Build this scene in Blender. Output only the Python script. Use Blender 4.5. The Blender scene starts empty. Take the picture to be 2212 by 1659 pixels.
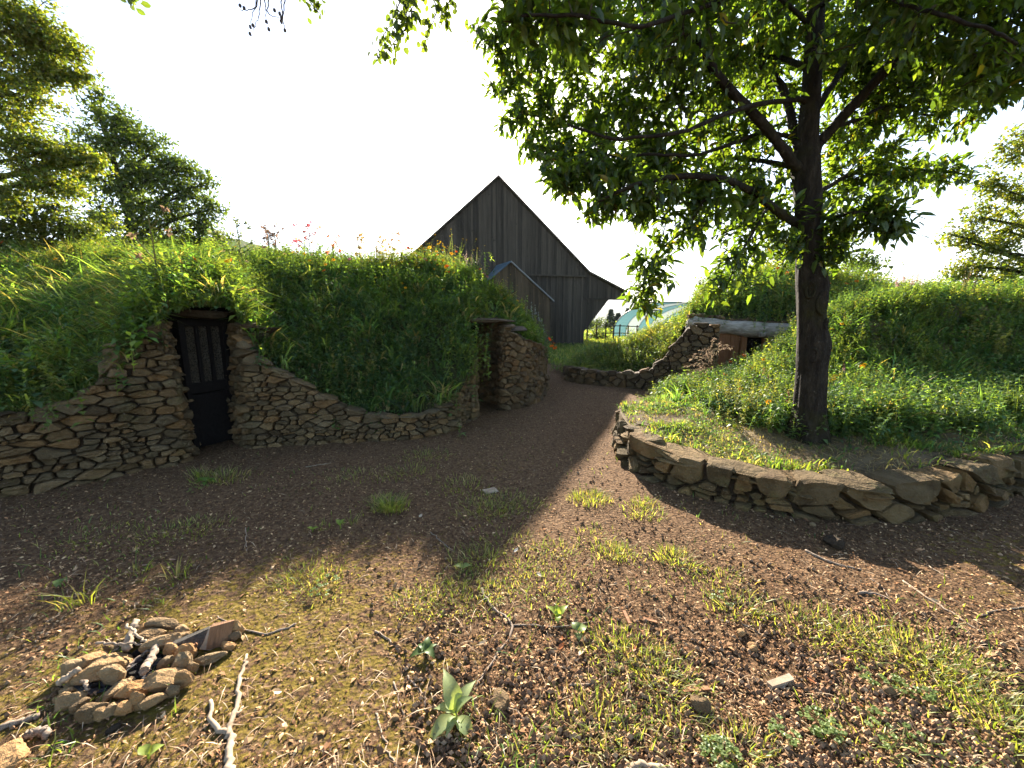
import bpy, math, random
import numpy as np
from mathutils import Vector, Matrix

rad = math.radians
rng = np.random.default_rng(7)
random.seed(7)
scene = bpy.context.scene
COL = scene.collection

# ------------------------------------------------------------------ camera
PITCH = rad(8.9); EYE = 1.6; FPX = 833.0; CX = 1106.0; CY = 829.5
cam_d = bpy.data.cameras.new("camera")
cam = bpy.data.objects.new("camera", cam_d)
COL.objects.link(cam)
cam.location = (0, 0, EYE)
cam.rotation_euler = (rad(90) - PITCH, 0, 0)
cam_d.sensor_width = 36.0
cam_d.lens = 36.0 * FPX / 2212.0
cam_d.clip_start = 0.05
cam_d.clip_end = 15000
scene.camera = cam

# ------------------------------------------------------------------ sky, sun, exposure
SUN_EL, SUN_AZ = rad(26.1), rad(-1.2)      # azimuth measured from +Y towards +X
world = bpy.data.worlds.new("World"); scene.world = world; world.use_nodes = True
wn = world.node_tree.nodes; wl = world.node_tree.links
sky = wn.new("ShaderNodeTexSky"); sky.sky_type = 'NISHITA'; sky.sun_disc = False
sky.sun_elevation = SUN_EL; sky.sun_rotation = SUN_AZ
sky.air_density = 1.0; sky.dust_density = 0.8; sky.ozone_density = 1.0; sky.altitude = 100
bg = wn["Background"]; bg.inputs["Strength"].default_value = 0.06
wl.new(sky.outputs[0], bg.inputs["Color"])
sd = bpy.data.lights.new("sun", 'SUN'); sd.energy = 5.0; sd.angle = rad(0.55); sd.color = (1.0, 0.90, 0.76)
sun = bpy.data.objects.new("sun", sd); COL.objects.link(sun)
SV = Vector((math.sin(SUN_AZ) * math.cos(SUN_EL), math.cos(SUN_AZ) * math.cos(SUN_EL), math.sin(SUN_EL)))
sun.rotation_euler = SV.to_track_quat('Z', 'Y').to_euler()
sun.location = (0, 30, 30)
vs = scene.view_settings
vs.view_transform = 'Standard'; vs.look = 'None'; vs.gamma = 1.0; vs.use_curve_mapping = False
vs.exposure = 2.7
scene.render.engine = 'CYCLES'
cy = scene.cycles
cy.use_denoising = True; cy.denoising_prefilter = 'FAST'
cy.max_bounces = 7; cy.diffuse_bounces = 3; cy.glossy_bounces = 2; cy.transmission_bounces = 5
cy.transparent_max_bounces = 6; cy.volume_bounces = 0
cy.sample_clamp_indirect = 8.0
cy.caustics_reflective = False; cy.caustics_refractive = False

# ------------------------------------------------------------------ measuring helpers
cP, sP = math.cos(PITCH), math.sin(PITCH)
def ray(u, v):
    xc = (u - CX) / FPX; yc = (CY - v) / FPX
    return np.array([xc, cP + yc * sP, yc * cP - sP])
def at(u, v, Y):
    d = ray(u, v)
    return np.array([0, 0, EYE]) + d * (Y / d[1])
def sst(a, b, x):
    t = np.clip((x - a) / (b - a), 0, 1); return t * t * (3 - 2 * t)
def g(x, y):
    x = np.asarray(x, float); y = np.asarray(y, float)
    z = 0.036 * np.clip(y - 6.0, 0, 15.0)
    z = z + 0.03 * np.clip(np.abs(x) - 25, 0, 60) * sst(20, 60, y)
    return z
def gp(u, v):
    d = ray(u, v); t = 2.0
    for _ in range(60):
        p = np.array([0, 0, EYE]) + d * t
        t += (p[2] - float(g(p[0], p[1]))) / max(0.05, -d[2]) * 0.7
        t = min(max(t, 0.5), 80)
    return np.array([0, 0, EYE]) + d * t

def _hash(ix, iy, s):
    h = (ix.astype(np.int64) * 374761393 + iy.astype(np.int64) * 668265263 + s * 974634767) & 0xffffffff
    h = ((h ^ (h >> 13)) * 1274126177) & 0xffffffff
    return ((h ^ (h >> 16)) & 0xffff) / 65535.0
def vnoise(x, y, s=0):
    x = np.asarray(x, float); y = np.asarray(y, float)
    ix = np.floor(x); iy = np.floor(y); fx = x - ix; fy = y - iy
    fx = fx * fx * (3 - 2 * fx); fy = fy * fy * (3 - 2 * fy)
    a = _hash(ix, iy, s); b = _hash(ix + 1, iy, s); c = _hash(ix, iy + 1, s); d = _hash(ix + 1, iy + 1, s)
    return (a * (1 - fx) + b * fx) * (1 - fy) + (c * (1 - fx) + d * fx) * fy
def fbm(x, y, s=0, o=4):
    r = 0; a = .5
    for k in range(o):
        r = r + a * vnoise(x * 2**k, y * 2**k, s + k); a *= .5
    return r

# ------------------------------------------------------------------ mesh helpers
def tag(o, label=None, cat=None, group=None, kind=None):
    if label: o["label"] = label
    if cat: o["category"] = cat
    if group: o["group"] = group
    if kind: o["kind"] = kind
    return o
def link(name, me, mat, parent=None, loc=None):
    o = bpy.data.objects.new(name, me); COL.objects.link(o)
    if mat is not None and len(me.materials) == 0: me.materials.append(mat)
    if parent is not None:
        o.parent = parent; o.matrix_parent_inverse = world_of(parent).inverted()
    if loc is not None: o.location = loc
    return o
def world_of(o):
    if o is None: return Matrix.Identity(4)
    b = o.matrix_basis.copy()
    return b if o.parent is None else world_of(o.parent) @ o.matrix_parent_inverse @ b
def empty(name, loc=(0, 0, 0)):
    o = bpy.data.objects.new(name, None); COL.objects.link(o); o.location = tuple(loc); o.empty_display_size = .2
    return o
def pymesh(name, V, F, smooth=False):
    me = bpy.data.meshes.new(name)
    me.from_pydata([tuple(map(float, v)) for v in V], [], [tuple(map(int, f)) for f in F])
    if smooth: me.shade_smooth()
    return me
def bulkmesh(name, V, T, C=None, smooth=False):
    V = np.asarray(V, np.float32).reshape(-1, 3); T = np.asarray(T, np.int32).reshape(-1, 3)
    me = bpy.data.meshes.new(name)
    me.vertices.add(len(V)); me.vertices.foreach_set("co", V.ravel())
    me.loops.add(len(T) * 3); me.loops.foreach_set("vertex_index", T.ravel())
    me.polygons.add(len(T)); me.polygons.foreach_set("loop_start", np.arange(len(T), dtype=np.int32) * 3)
    me.polygons.foreach_set("use_smooth", np.full(len(T), bool(smooth)))
    me.update(calc_edges=True)
    if C is not None:
        a = me.color_attributes.new("Col", 'FLOAT_COLOR', 'POINT')
        c4 = np.ones((len(V), 4), np.float32); c4[:, :3] = C
        a.data.foreach_set("color", c4.ravel())
    return me
class Acc:
    def __init__(s): s.V = []; s.T = []; s.C = []; s.n = 0
    def add(s, V, T, C=None):
        V = np.asarray(V, float).reshape(-1, 3)
        if len(V) == 0: return
        s.V.append(V); s.T.append(np.asarray(T).reshape(-1, 3) + s.n)
        if C is None: C = np.full((len(V), 3), .5)
        C = np.asarray(C, float)
        if C.ndim == 1: C = np.tile(C, (len(V), 1))
        s.C.append(C); s.n += len(V)
    def build(s, name, mat, parent=None, smooth=False, origin=None):
        V = np.concatenate(s.V); 
        if origin is not None: V = V - np.asarray(origin)
        return link(name, bulkmesh(name, V, np.concatenate(s.T), np.concatenate(s.C), smooth), mat, parent)
def catmull(P, n):
    P = np.asarray(P, float); k = len(P)
    if k == 2: return P[0] + (P[1] - P[0]) * np.linspace(0, 1, n)[:, None]
    t = np.linspace(0, k - 1 - 1e-9, n); i = t.astype(int); f = (t - i)[:, None]
    p0 = P[np.clip(i - 1, 0, k - 1)]; p1 = P[i]; p2 = P[np.clip(i + 1, 0, k - 1)]; p3 = P[np.clip(i + 2, 0, k - 1)]
    m1 = (p2 - p0) * .5; m2 = (p3 - p1) * .5
    return (2*f**3 - 3*f**2 + 1) * p1 + (f**3 - 2*f**2 + f) * m1 + (-2*f**3 + 3*f**2) * p2 + (f**3 - f**2) * m2
def tube(P, R, sides=6, cap=True):
    P = np.asarray(P, float); n = len(P); R = np.broadcast_to(np.asarray(R, float), (n,))
    T = np.gradient(P, axis=0); T /= np.linalg.norm(T, axis=1)[:, None] + 1e-9
    u = np.cross(T[0], [0, 0, 1.0])
    if np.linalg.norm(u) < .1: u = np.cross(T[0], [1.0, 0, 0])
    u /= np.linalg.norm(u)
    V = np.zeros((n, sides, 3)); ang = np.arange(sides) / sides * 2 * math.pi
    for i in range(n):
        u = u - T[i] * np.dot(u, T[i]); u /= np.linalg.norm(u) + 1e-9
        w = np.cross(T[i], u)
        V[i] = P[i] + R[i] * (np.cos(ang)[:, None] * u + np.sin(ang)[:, None] * w)
    V = V.reshape(-1, 3); F = []
    i, j = np.meshgrid(np.arange(n - 1), np.arange(sides), indexing='ij'); i = i.ravel(); j = j.ravel(); j2 = (j + 1) % sides
    a = i * sides + j; b = i * sides + j2; c = (i + 1) * sides + j2; d = (i + 1) * sides + j
    F = np.concatenate([np.stack([a, b, c], 1), np.stack([a, c, d], 1)])
    if cap:
        V = np.concatenate([V, P[:1], P[-1:]]); m = n * sides
        k = np.arange(sides); k2 = (k + 1) % sides
        F = np.concatenate([F, np.stack([k2, k, np.full(sides, m)], 1), np.stack([(n-1)*sides + k, (n-1)*sides + k2, np.full(sides, m + 1)], 1)])
    return V, F
def boxVF(x0, x1, y0, y1, z0, z1):
    V = [(x0,y0,z0),(x1,y0,z0),(x1,y1,z0),(x0,y1,z0),(x0,y0,z1),(x1,y0,z1),(x1,y1,z1),(x0,y1,z1)]
    F = [(0,3,2,1),(4,5,6,7),(0,1,5,4),(1,2,6,5),(2,3,7,6),(3,0,4,7)]
    return V, F
def prism(poly, depth_vec):
    """closed prism: polygon (list of 3D points) pushed along depth_vec"""
    n = len(poly); d = np.asarray(depth_vec, float)
    V = [np.asarray(p, float) for p in poly] + [np.asarray(p, float) + d for p in poly]
    F = [tuple(range(n)), tuple(range(2*n - 1, n - 1, -1))] + [(i, i + n, (i + 1) % n + n, (i + 1) % n) for i in range(n)]
    return V, F

# ------------------------------------------------------------------ materials
def mat_base(name):
    m = bpy.data.materials.new(name); m.use_nodes = True
    nt = m.node_tree; b = nt.nodes["Principled BSDF"]
    return m, nt, b
def nd(nt, t, **kw):
    n = nt.nodes.new(t)
    for k, v in kw.items():
        if k in n.inputs: n.inputs[k].default_value = v
        else: setattr(n, k, v)
    return n
def ramp(nt, fac, stops):
    r = nt.nodes.new("ShaderNodeValToRGB"); e = r.color_ramp.elements
    while len(e) < len(stops): e.new(.5)
    for i, (p, c) in enumerate(stops):
        e[i].position = p; e[i].color = (*c, 1)
    nt.links.new(fac, r.inputs[0]); return r.outputs[0]
def noise(nt, scale, detail=5, rough=.6, vec=None, dist=0.0):
    n = nd(nt, "ShaderNodeTexNoise"); n.inputs["Scale"].default_value = scale; n.inputs["Detail"].default_value = detail
    n.inputs["Roughness"].default_value = rough; n.inputs["Distortion"].default_value = dist
    if vec is not None: nt.links.new(vec, n.inputs["Vector"])
    return n.outputs["Fac"]
def mixc(nt, f, a, b, mode='MIX'):
    n = nt.nodes.new("ShaderNodeMix"); n.data_type = 'RGBA'; n.blend_type = mode
    for s, x in ((0, f), (6, a), (7, b)):
        if isinstance(x, (int, float)): n.inputs[s].default_value = x
        elif isinstance(x, tuple): n.inputs[s].default_value = (*x, 1)
        else: nt.links.new(x, n.inputs[s])
    return n.outputs[2]
def mathn(nt, op, a, b=0.0):
    n = nt.nodes.new("ShaderNodeMath"); n.operation = op
    for s, x in ((0, a), (1, b)):
        if isinstance(x, (int, float)): n.inputs[s].default_value = x
        else: nt.links.new(x, n.inputs[s])
    return n.outputs[0]
def bump(nt, b, h, dist, strength=1.0):
    n = nt.nodes.new("ShaderNodeBump"); n.inputs["Distance"].default_value = dist; n.inputs["Strength"].default_value = strength
    nt.links.new(h, n.inputs["Height"]); nt.links.new(n.outputs[0], b.inputs["Normal"])
def world_pos(nt):
    return nt.nodes.new("ShaderNodeNewGeometry").outputs["Position"]

def stone_mat(name, c1, c2, c3, moss=.25):
    m, nt, b = mat_base(name)
    pos = world_pos(nt)
    rnd = nt.nodes.new("ShaderNodeObjectInfo").outputs["Random"]
    base = ramp(nt, noise(nt, 6.0, 6, .65, pos), [(.3, c1), (.5, c2), (.72, c3)])
    tint = ramp(nt, rnd, [(0, (.45, .42, .39)), (.2, (.78, .80, .78)), (.38, (1.05, .95, .80)), (.55, (.62, .62, .60)), (.72, (1.15, .92, .68)), (.86, (.85, .86, .85)), (1, (1.35, 1.2, .98))])
    c = mixc(nt, 1.0, base, tint, 'MULTIPLY')
    spots = ramp(nt, noise(nt, 26, 4, .7, pos), [(.56, (0, 0, 0)), (.68, (1, 1, 1))])
    c = mixc(nt, mathn(nt, 'MULTIPLY', spots, .35), c, (.10, .075, .045))
    lich = ramp(nt, noise(nt, 3.1, 5, .7, pos), [(.55, (0, 0, 0)), (.7, (1, 1, 1))])
    c = mixc(nt, mathn(nt, 'MULTIPLY', lich, moss), c, (.13, .125, .045))
    nt.links.new(c, b.inputs["Base Color"]); b.inputs["Roughness"].default_value = .93
    b.inputs["Specular IOR Level"].default_value = .15
    h = mathn(nt, 'ADD', noise(nt, 22, 7, .65, pos), mathn(nt, 'MULTIPLY', noise(nt, 70, 3, .6, pos), .35))
    bump(nt, b, h, .035)
    return m
M = {}
M['stone'] = stone_mat("tan_stone", (0.0825, 0.0578, 0.0330), (0.1485, 0.1073, 0.0605), (0.1980, 0.1513, 0.0908))
M['stone_far'] = stone_mat("brown_stone", (0.0812, 0.0551, 0.0319), (0.1392, 0.0957, 0.0551), (0.1798, 0.1334, 0.0812), .15)
M['stone_warm'] = stone_mat("warm_boulder", (0.0744, 0.0496, 0.0248), (0.1302, 0.0930, 0.0465), (0.1798, 0.1333, 0.0744), .45)
M['stone_pit'] = stone_mat("ochre_stone", (0.1870, 0.1232, 0.0638), (0.3060, 0.2125, 0.1190), (0.3740, 0.2720, 0.1615), .1)

def foliage_mat(name, trans=.5, bright=1.0, gloss=.08, yellow=(1.25, 1.15, .35)):
    m, nt, b = mat_base(name); nt.nodes.remove(b)
    a = nt.nodes.new("ShaderNodeAttribute"); a.attribute_name = "Col"
    out = nt.nodes["Material Output"]
    dif = nt.nodes.new("ShaderNodeBsdfDiffuse"); tr = nt.nodes.new("ShaderNodeBsdfTranslucent"); gl = nt.nodes.new("ShaderNodeBsdfGlossy")
    gl.inputs["Roughness"].default_value = .42
    nt.links.new(a.outputs["Color"], dif.inputs["Color"])
    tc = mixc(nt, 1.0, a.outputs["Color"], tuple(y * bright for y in yellow), 'MULTIPLY')
    nt.links.new(tc, tr.inputs["Color"])
    mx = nt.nodes.new("ShaderNodeMixShader"); mx.inputs[0].default_value = trans
    nt.links.new(dif.outputs[0], mx.inputs[1]); nt.links.new(tr.outputs[0], mx.inputs[2])
    gl.inputs["Color"].default_value = (.8, .85, .8, 1)
    m2 = nt.nodes.new("ShaderNodeMixShader"); m2.inputs[0].default_value = gloss
    nt.links.new(mx.outputs[0], m2.inputs[1]); nt.links.new(gl.outputs[0], m2.inputs[2])
    nt.links.new(m2.outputs[0], out.inputs["Surface"])
    return m
M['grass'] = foliage_mat("grass_blade", .52, 1.5, .018)
M['leaf'] = foliage_mat("chestnut_leaf", .6, 1.9, .03, (1.25, 1.2, .22))
M['beech'] = foliage_mat("beech_leaf", .5, 1.6, .03, (1.2, 1.12, .3))
M['petal'] = foliage_mat("petal", .5, 1.1, .0, (1.1, 1.0, 1.0))

def plain(name, c, rough=.9, c2=None, scale=8, bmp=0.0, spec=.2, stretch=None):
    m, nt, b = mat_base(name)
    if c2 is not None:
        vec = None
        if stretch:
            tc = nt.nodes.new("ShaderNodeTexCoord"); mp = nt.nodes.new("ShaderNodeMapping"); mp.inputs["Scale"].default_value = stretch
            nt.links.new(tc.outputs["Object"], mp.inputs["Vector"]); vec = mp.outputs[0]
        f = noise(nt, scale, 6, .65, vec)
        col = ramp(nt, f, [(.32, c), (.68, c2)])
        nt.links.new(col, b.inputs["Base Color"])
        if bmp: bump(nt, b, f, bmp)
    else: b.inputs["Base Color"].default_value = (*c, 1)
    b.inputs["Roughness"].default_value = rough; b.inputs["Specular IOR Level"].default_value = spec
    return m
M['earth'] = plain("dark_earth", (.035, .024, .015), .95, (.075, .052, .033), 9, .03)
M['turf'] = plain("turf_soil", (.025, .026, .011), .95, (.06, .058, .022), 4, .04)
M['terrace'] = plain('dry_terrace_soil', (.075, .052, .028), .95, (.19, .14, .075), 7, .03)
M['bark'] = None
def bark_mat():
    m, nt, b = mat_base("mossy_bark")
    tc = nt.nodes.new("ShaderNodeNewGeometry").outputs["Position"]
    mp = nt.nodes.new("ShaderNodeMapping"); mp.inputs["Scale"].default_value = (3.2, 3.2, .8); nt.links.new(tc, mp.inputs["Vector"])
    n1 = noise(nt, 6, 8, .7, mp.outputs[0]); n2 = noise(nt, 2.6, 4, .6, tc); n3 = noise(nt, 14, 5, .6, tc)
    c = ramp(nt, n1, [(.3, (.010, .007, .005)), (.52, (.026, .020, .014)), (.75, (.06, .047, .034))])
    c = mixc(nt, ramp(nt, n2, [(.52, (0, 0, 0)), (.68, (.75,) * 3)]), c, (.034, .032, .010))
    c = mixc(nt, ramp(nt, n3, [(.66, (0, 0, 0)), (.72, (.8,) * 3)]), c, (.17, .155, .12))
    nt.links.new(c, b.inputs["Base Color"]); b.inputs["Roughness"].default_value = .92; b.inputs["Specular IOR Level"].default_value = .15
    bump(nt, b, mathn(nt, 'ADD', n1, mathn(nt, 'MULTIPLY', n3, .6)), .06)
    return m
M['bark'] = bark_mat()
M['twig'] = plain("dark_twig", (.03, .022, .016), .9, (.06, .045, .03), 20)
M['drystick'] = plain("dry_stick", (.20, .145, .095), .85, (.36, .28, .20), 14, .004, stretch=(1, 1, 1))
M['charstick'] = plain("burnt_stick", (.10, .075, .055), .85, (.30, .23, .17), 10)
M['ash'] = plain("ash", (.012, .012, .013), .95, (.10, .10, .105), 12, .02)
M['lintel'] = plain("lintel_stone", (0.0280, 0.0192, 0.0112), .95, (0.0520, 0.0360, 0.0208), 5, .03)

def plank_mat(name, ca, cb, var):
    m, nt, b = mat_base(name)
    pos = world_pos(nt)
    mp = nt.nodes.new("ShaderNodeMapping"); mp.inputs["Scale"].default_value = (14, 14, .55); nt.links.new(pos, mp.inputs["Vector"])
    f = noise(nt, 1.6, 7, .7, mp.outputs[0])
    c = ramp(nt, f, [(.3, ca), (.7, cb)])
    rnd = nt.nodes.new("ShaderNodeObjectInfo").outputs["Random"]
    c = mixc(nt, 1.0, c, ramp(nt, rnd, [(0, (1 - var,) * 3), (1, (1 + var, 1 + var * .9, 1 + var * .75))]), 'MULTIPLY')
    knots = ramp(nt, noise(nt, 5, 2, .5, pos), [(.68, (0, 0, 0)), (.73, (1, 1, 1))])
    c = mixc(nt, mathn(nt, 'MULTIPLY', knots, .6), c, (.03, .024, .018))
    nt.links.new(c, b.inputs["Base Color"]); b.inputs["Roughness"].default_value = .9; b.inputs["Specular IOR Level"].default_value = .12
    bump(nt, b, f, .012)
    return m
M['plank'] = plank_mat("weathered_plank", (0.0374, 0.0302, 0.0238), (0.0828, 0.0706, 0.0576), .35)
M['plank_warm'] = plank_mat("brown_plank", (0.0490, 0.0350, 0.0224), (0.1050, 0.0770, 0.0504), .3)
M['roofing'] = plain("slate_blue_roofing", (.05, .075, .10), .6, (.085, .12, .15), 3)
M['metal_trim'] = plain("grey_metal_trim", (.20, .20, .20), .45)
M['silverlog'] = plain("silver_log", (0.1700, 0.1403, 0.1062), .8, (0.4250, 0.3825, 0.3230), 5, .03, stretch=(.9, 5, 5))
M['larch'] = plain("larch_board", (0.1500, 0.0638, 0.0263), .75, (0.2550, 0.1200, 0.0525), 7, .004, stretch=(6, 6, .8))
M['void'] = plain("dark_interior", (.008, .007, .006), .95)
M['doorwood'] = plain("dark_door_wood", (.007, .006, .006), .8, (.014, .012, .012), 12, .003, spec=.05)

# ------------------------------------------------------------------ ground
def ground_mat():
    m, nt, b = mat_base("mulch_ground")
    pos = world_pos(nt)
    big = noise(nt, .9, 4, .6, pos); mid = noise(nt, 5, 5, .65, pos); fine = noise(nt, 55, 6, .75, pos)
    vor = nt.nodes.new("ShaderNodeTexVoronoi"); vor.inputs["Scale"].default_value = 46; nt.links.new(pos, vor.inputs["Vector"])
    chip = ramp(nt, vor.outputs["Color"], [(.15, (.05, .029, .018)), (.5, (.13, .078, .05)), (.85, (.25, .16, .105))])
    c = mixc(nt, .55, chip, ramp(nt, fine, [(.35, (.045, .026, .017)), (.7, (.20, .125, .08))]))
    # moss, in patches of its own shape
    a = nt.nodes.new("ShaderNodeAttribute"); a.attribute_name = "Col"
    sep = nt.nodes.new("ShaderNodeSeparateColor"); nt.links.new(a.outputs["Color"], sep.inputs[0])
    mossn = mathn(nt, 'ADD', sep.outputs[0], mathn(nt, 'MULTIPLY', mathn(nt, 'SUBTRACT', noise(nt, 14, 7, .8, pos), .5), 2.2))
    mossf = ramp(nt, mossn, [(.54, (0, 0, 0)), (.70, (1, 1, 1))])
    mossc = ramp(nt, noise(nt, 30, 4, .7, pos), [(.3, (.095, .068, .016)), (.7, (.25, .195, .034))])
    c = mixc(nt, mathn(nt, 'MULTIPLY', mossf, .8), c, mossc)
    # field grass further off
    gr = ramp(nt, mid, [(.3, (.05, .07, .018)), (.55, (.10, .12, .035)), (.75, (.22, .19, .09))])
    c = mixc(nt, 1.0, c, (1.04, 1.01, .84), 'MULTIPLY')
    c = mixc(nt, sep.outputs[1], c, gr)
    nt.links.new(c, b.inputs["Base Color"]); b.inputs["Roughness"].default_value = .95; b.inputs["Specular IOR Level"].default_value = .08
    h = mathn(nt, 'ADD', mathn(nt, 'MULTIPLY', vor.outputs["Distance"], .7), fine)
    bump(nt, b, h, .03)
    return m
M['ground'] = ground_mat()
def moss_mask(x, y):
    m = fbm(x * .55 + 3.1, y * .55 + 1.7, 11, 3) * .92
    m = m + .42 * np.exp(-((x + 1.9)**2 / 1.3 + (y - 1.5)**2 / .8)) + .12 * np.exp(-((x + .9)**2 / .8 + (y - 1.7)**2 / .6)) - .10 * np.exp(-((x + .6)**2 / .6 + (y - 2.5)**2 / .3))
    m = m - .20 * sst(2.6, 3.6, y) - .17 * np.exp(-((x - .1)**2 / .9 + (y - 2.5)**2 / 1.2))
    m = m - .22 * np.exp(-((x - .5)**2 / .8 + (y - 1.6)**2 / .6)) + .16 * np.exp(-((x - 3.3)**2 / .5 + (y - 2.4)**2 / .2))
    return m
def gfine(x, y):
    return g(x, y) + .05 * (fbm(x * .9, y * .9, 3, 3) - .45) * (1 - sst(14, 30, y)) + .018 * (fbm(x * 6, y * 6, 5, 3) - .45) * (1 - sst(5, 9, y))
def axis(lo, d0, d1, hi, step):
    a = list(np.arange(d0, d1 + 1e-6, step)); s = step
    x = d1
    while x < hi: s *= 1.16; x += s; a.append(x)
    s = step; x = d0
    while x > lo: s *= 1.16; x -= s; a.insert(0, x)
    return np.array(a)
gx = axis(-7000, -5.5, 5.5, 7000, .055); gy = axis(-25, .5, 7.5, 6500, .05)
X, Y = np.meshgrid(gx, gy); Z = gfine(X, Y)
nx, ny = len(gx), len(gy)
Vg = np.stack([X, Y, Z], -1).reshape(-1, 3)
i, j = np.meshgrid(np.arange(ny - 1), np.arange(nx - 1), indexing='ij'); q = (i * nx + j).ravel()
Tg = np.concatenate([np.stack([q, q + 1, q + nx + 1], 1), np.stack([q, q + nx + 1, q + nx], 1)])
Cg = np.zeros((len(Vg), 3)); Cg[:, 0] = moss_mask(Vg[:, 0], Vg[:, 1])
Cg[:, 1] = sst(12.5, 16, Vg[:, 1] + 1.5 * (fbm(Vg[:, 0], Vg[:, 1], 21, 3) - .4) + np.clip(np.abs(Vg[:, 0] - 1.5) - 1.2, 0, 4))  * sst(9, 12, Vg[:, 1])
ground = link("ground", bulkmesh("ground", Vg, Tg, Cg, True), M['ground'])
tag(ground, "brown mulch courtyard ground with moss patches running out to the field", kind="structure")

# ------------------------------------------------------------------ mounds
class Surf:
    """a lofted patch kept as a grid of points, for meshing and for scattering plants on it"""
    def __init__(s, rows, nu, nv, lump=.07, seed=1, power=None):
        R = np.array([catmull(r, nu) for r in rows])                # rows x nu x 3
        G = np.array([catmull(R[:, k], nv) for k in range(nu)])     # nu x nv x 3
        n = fbm(G[..., 0] * 1.6, G[..., 1] * 1.6, seed, 3) - .45
        edge = np.clip(np.linspace(0, 1, nv) * 8, 0, 1)[None, :]
        G[..., 2] += lump * 2 * n * edge
        s.G = G; s.nu, s.nv = nu, nv
        du = G[1:, :-1] - G[:-1, :-1]; dv = G[:-1, 1:] - G[:-1, :-1]
        c = np.cross(du, dv); s.area = np.linalg.norm(c, axis=2); s.N = c / (s.area[..., None] + 1e-9)
        s.N[s.N[..., 2] < 0] *= -1
    def mesh(s, name, skirt=True):
        nu, nv = s.nu, s.nv
        V = s.G.reshape(-1, 3)
        i, j = np.meshgrid(np.arange(nu - 1), np.arange(nv - 1), indexing='ij'); q = (i * nv + j).ravel()
        T = np.concatenate([np.stack([q, q + nv, q + nv + 1], 1), np.stack([q, q + nv + 1, q + 1], 1)])
        return bulkmesh(name, V, T, None, True)
    def scatter(s, n, wfun=None):
        w = s.area.copy()
        if wfun is not None: w = w * wfun(s.G[:-1, :-1])
        w = w.ravel() / w.sum()
        k = rng.choice(len(w), n, p=w); i = k // (s.nv - 1); j = k % (s.nv - 1)
        a = rng.random(n)[:, None]; b = rng.random(n)[:, None]
        P = (s.G[i, j] * (1 - a) + s.G[i + 1, j] * a) * (1 - b) + (s.G[i, j + 1] * (1 - a) + s.G[i + 1, j + 1] * a) * b
        return P, s.N[i, j], (i + a[:, 0]) / (s.nu - 1), (j + b[:, 0]) / (s.nv - 1)
def pts(L): return np.array([at(*p) for p in L])

LF = [(-420,930,3.0),(-150,915,3.25),(0,905,3.5),(120,885,3.75),(230,838,3.98),(300,745,4.2),(372,676,4.45),(500,672,4.95),(585,790,5.2),(680,846,5.3),(780,885,5.4),
      (880,890,5.55),(975,868,5.75),(1016,785,6.3),(1008,697,7.2),(1060,697,7.6),(1120,722,7.65),(1166,746,8.7),(1168,742,10.0)]
LC = [(-420,580,8.00),(-150,572,8.80),(0,568,9.20),(100,566,9.30),(200,566,9.20),(290,568,9.00),(380,570,9.30),(490,572,9.70),(600,575,9.50),(700,577,9.40),(800,580,9.35),
      (880,583,9.30),(945,590,9.30),(985,602,9.40),(1015,605,9.10),(1040,625,9.30),(1070,652,9.00),(1100,678,9.60),(1110,700,10.60)]
lf, lc = pts(LF), pts(LC)
def between(a, b, t, k):
    """point a fraction t of the way in plan, height following 1-(1-t)^k"""
    r = a + (b - a) * t; r[..., 2] = a[..., 2] + (b[..., 2] - a[..., 2]) * (1 - (1 - t)**k)[...] if np.ndim(k) else a[..., 2] + (b[..., 2] - a[..., 2]) * (1 - (1 - t)**k)
    return r
kL = np.interp(np.arange(len(lf)), [0, 4, 6, 8, 18], [1.05, 1.1, 1.25, 1.75, 1.6])
def brow(a, b, t, k):
    r = a + (b - a) * t; r[:, 2] = a[:, 2] + (b[:, 2] - a[:, 2]) * (1 - (1 - t)**k); return r
lb1 = lc + (lc - lf) * np.array([.35, .35, 0]); lb1[:, 2] = lc[:, 2] - .25
lb2 = lc + (lc - lf) * np.array([.9, .9, 0]); lb2[:, 2] = np.maximum(g(lb2[:, 0], lb2[:, 1]) - .1, 0)
lfb = lf.copy(); 
left_surf = Surf([lf, brow(lf, lc, .14, kL), brow(lf, lc, .33, kL), brow(lf, lc, .6, kL), brow(lf, lc, .82, kL), lc, lb1, lb2], 150, 70, .15, 31)
left_house = empty("earth_house", (-3.7, 4.8, 0))
tag(left_house, "turf roofed earth house with dark glazed door set into the flowery mound", "earth house")
o = link("turf_roof", left_surf.mesh("turf_roof"), M['turf'], left_house)

# right hand side: terrace + bank in front, house mound behind
J0 = [(1352,874,5.35),(1362,900,4.85),(1412,948,4.2),(1510,978,3.8),(1630,1003,3.52),(1760,1022,3.38),(1900,1026,3.33),(2050,1006,3.42),(2190,970,3.68),(2500,945,3.8)]
J1 = [(1405,866,5.7),(1432,876,5.3),(1482,896,4.9),(1570,912,4.6),(1655,925,4.35),(1760,935,4.1),(1900,932,4.1),(2050,930,4.1),(2212,915,4.1),(2500,900,4.1)]
J2 = [(1430,862,6.1),(1462,864,6.05),(1510,864,5.95),(1575,860,5.85),(1650,852,5.75),(1760,842,5.7),(1890,830,5.7),(2020,828,5.7),(2212,820,5.7),(2500,810,5.7)]
J3 = [(1452,856,6.5),(1488,852,6.9),(1530,842,7.1),(1580,818,7.25),(1645,790,7.35),(1740,738,7.4),(1850,690,7.1),(1965,664,7.0),(2212,654,6.9),(2500,645,6.8)]
j0, j1, j2, j3 = pts(J0), pts(J1), pts(J2), pts(J3)
do = (j0 - j1) * np.array([1, 1, 0]); j0 += do / np.linalg.norm(do, axis=1)[:, None] * .15
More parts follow.
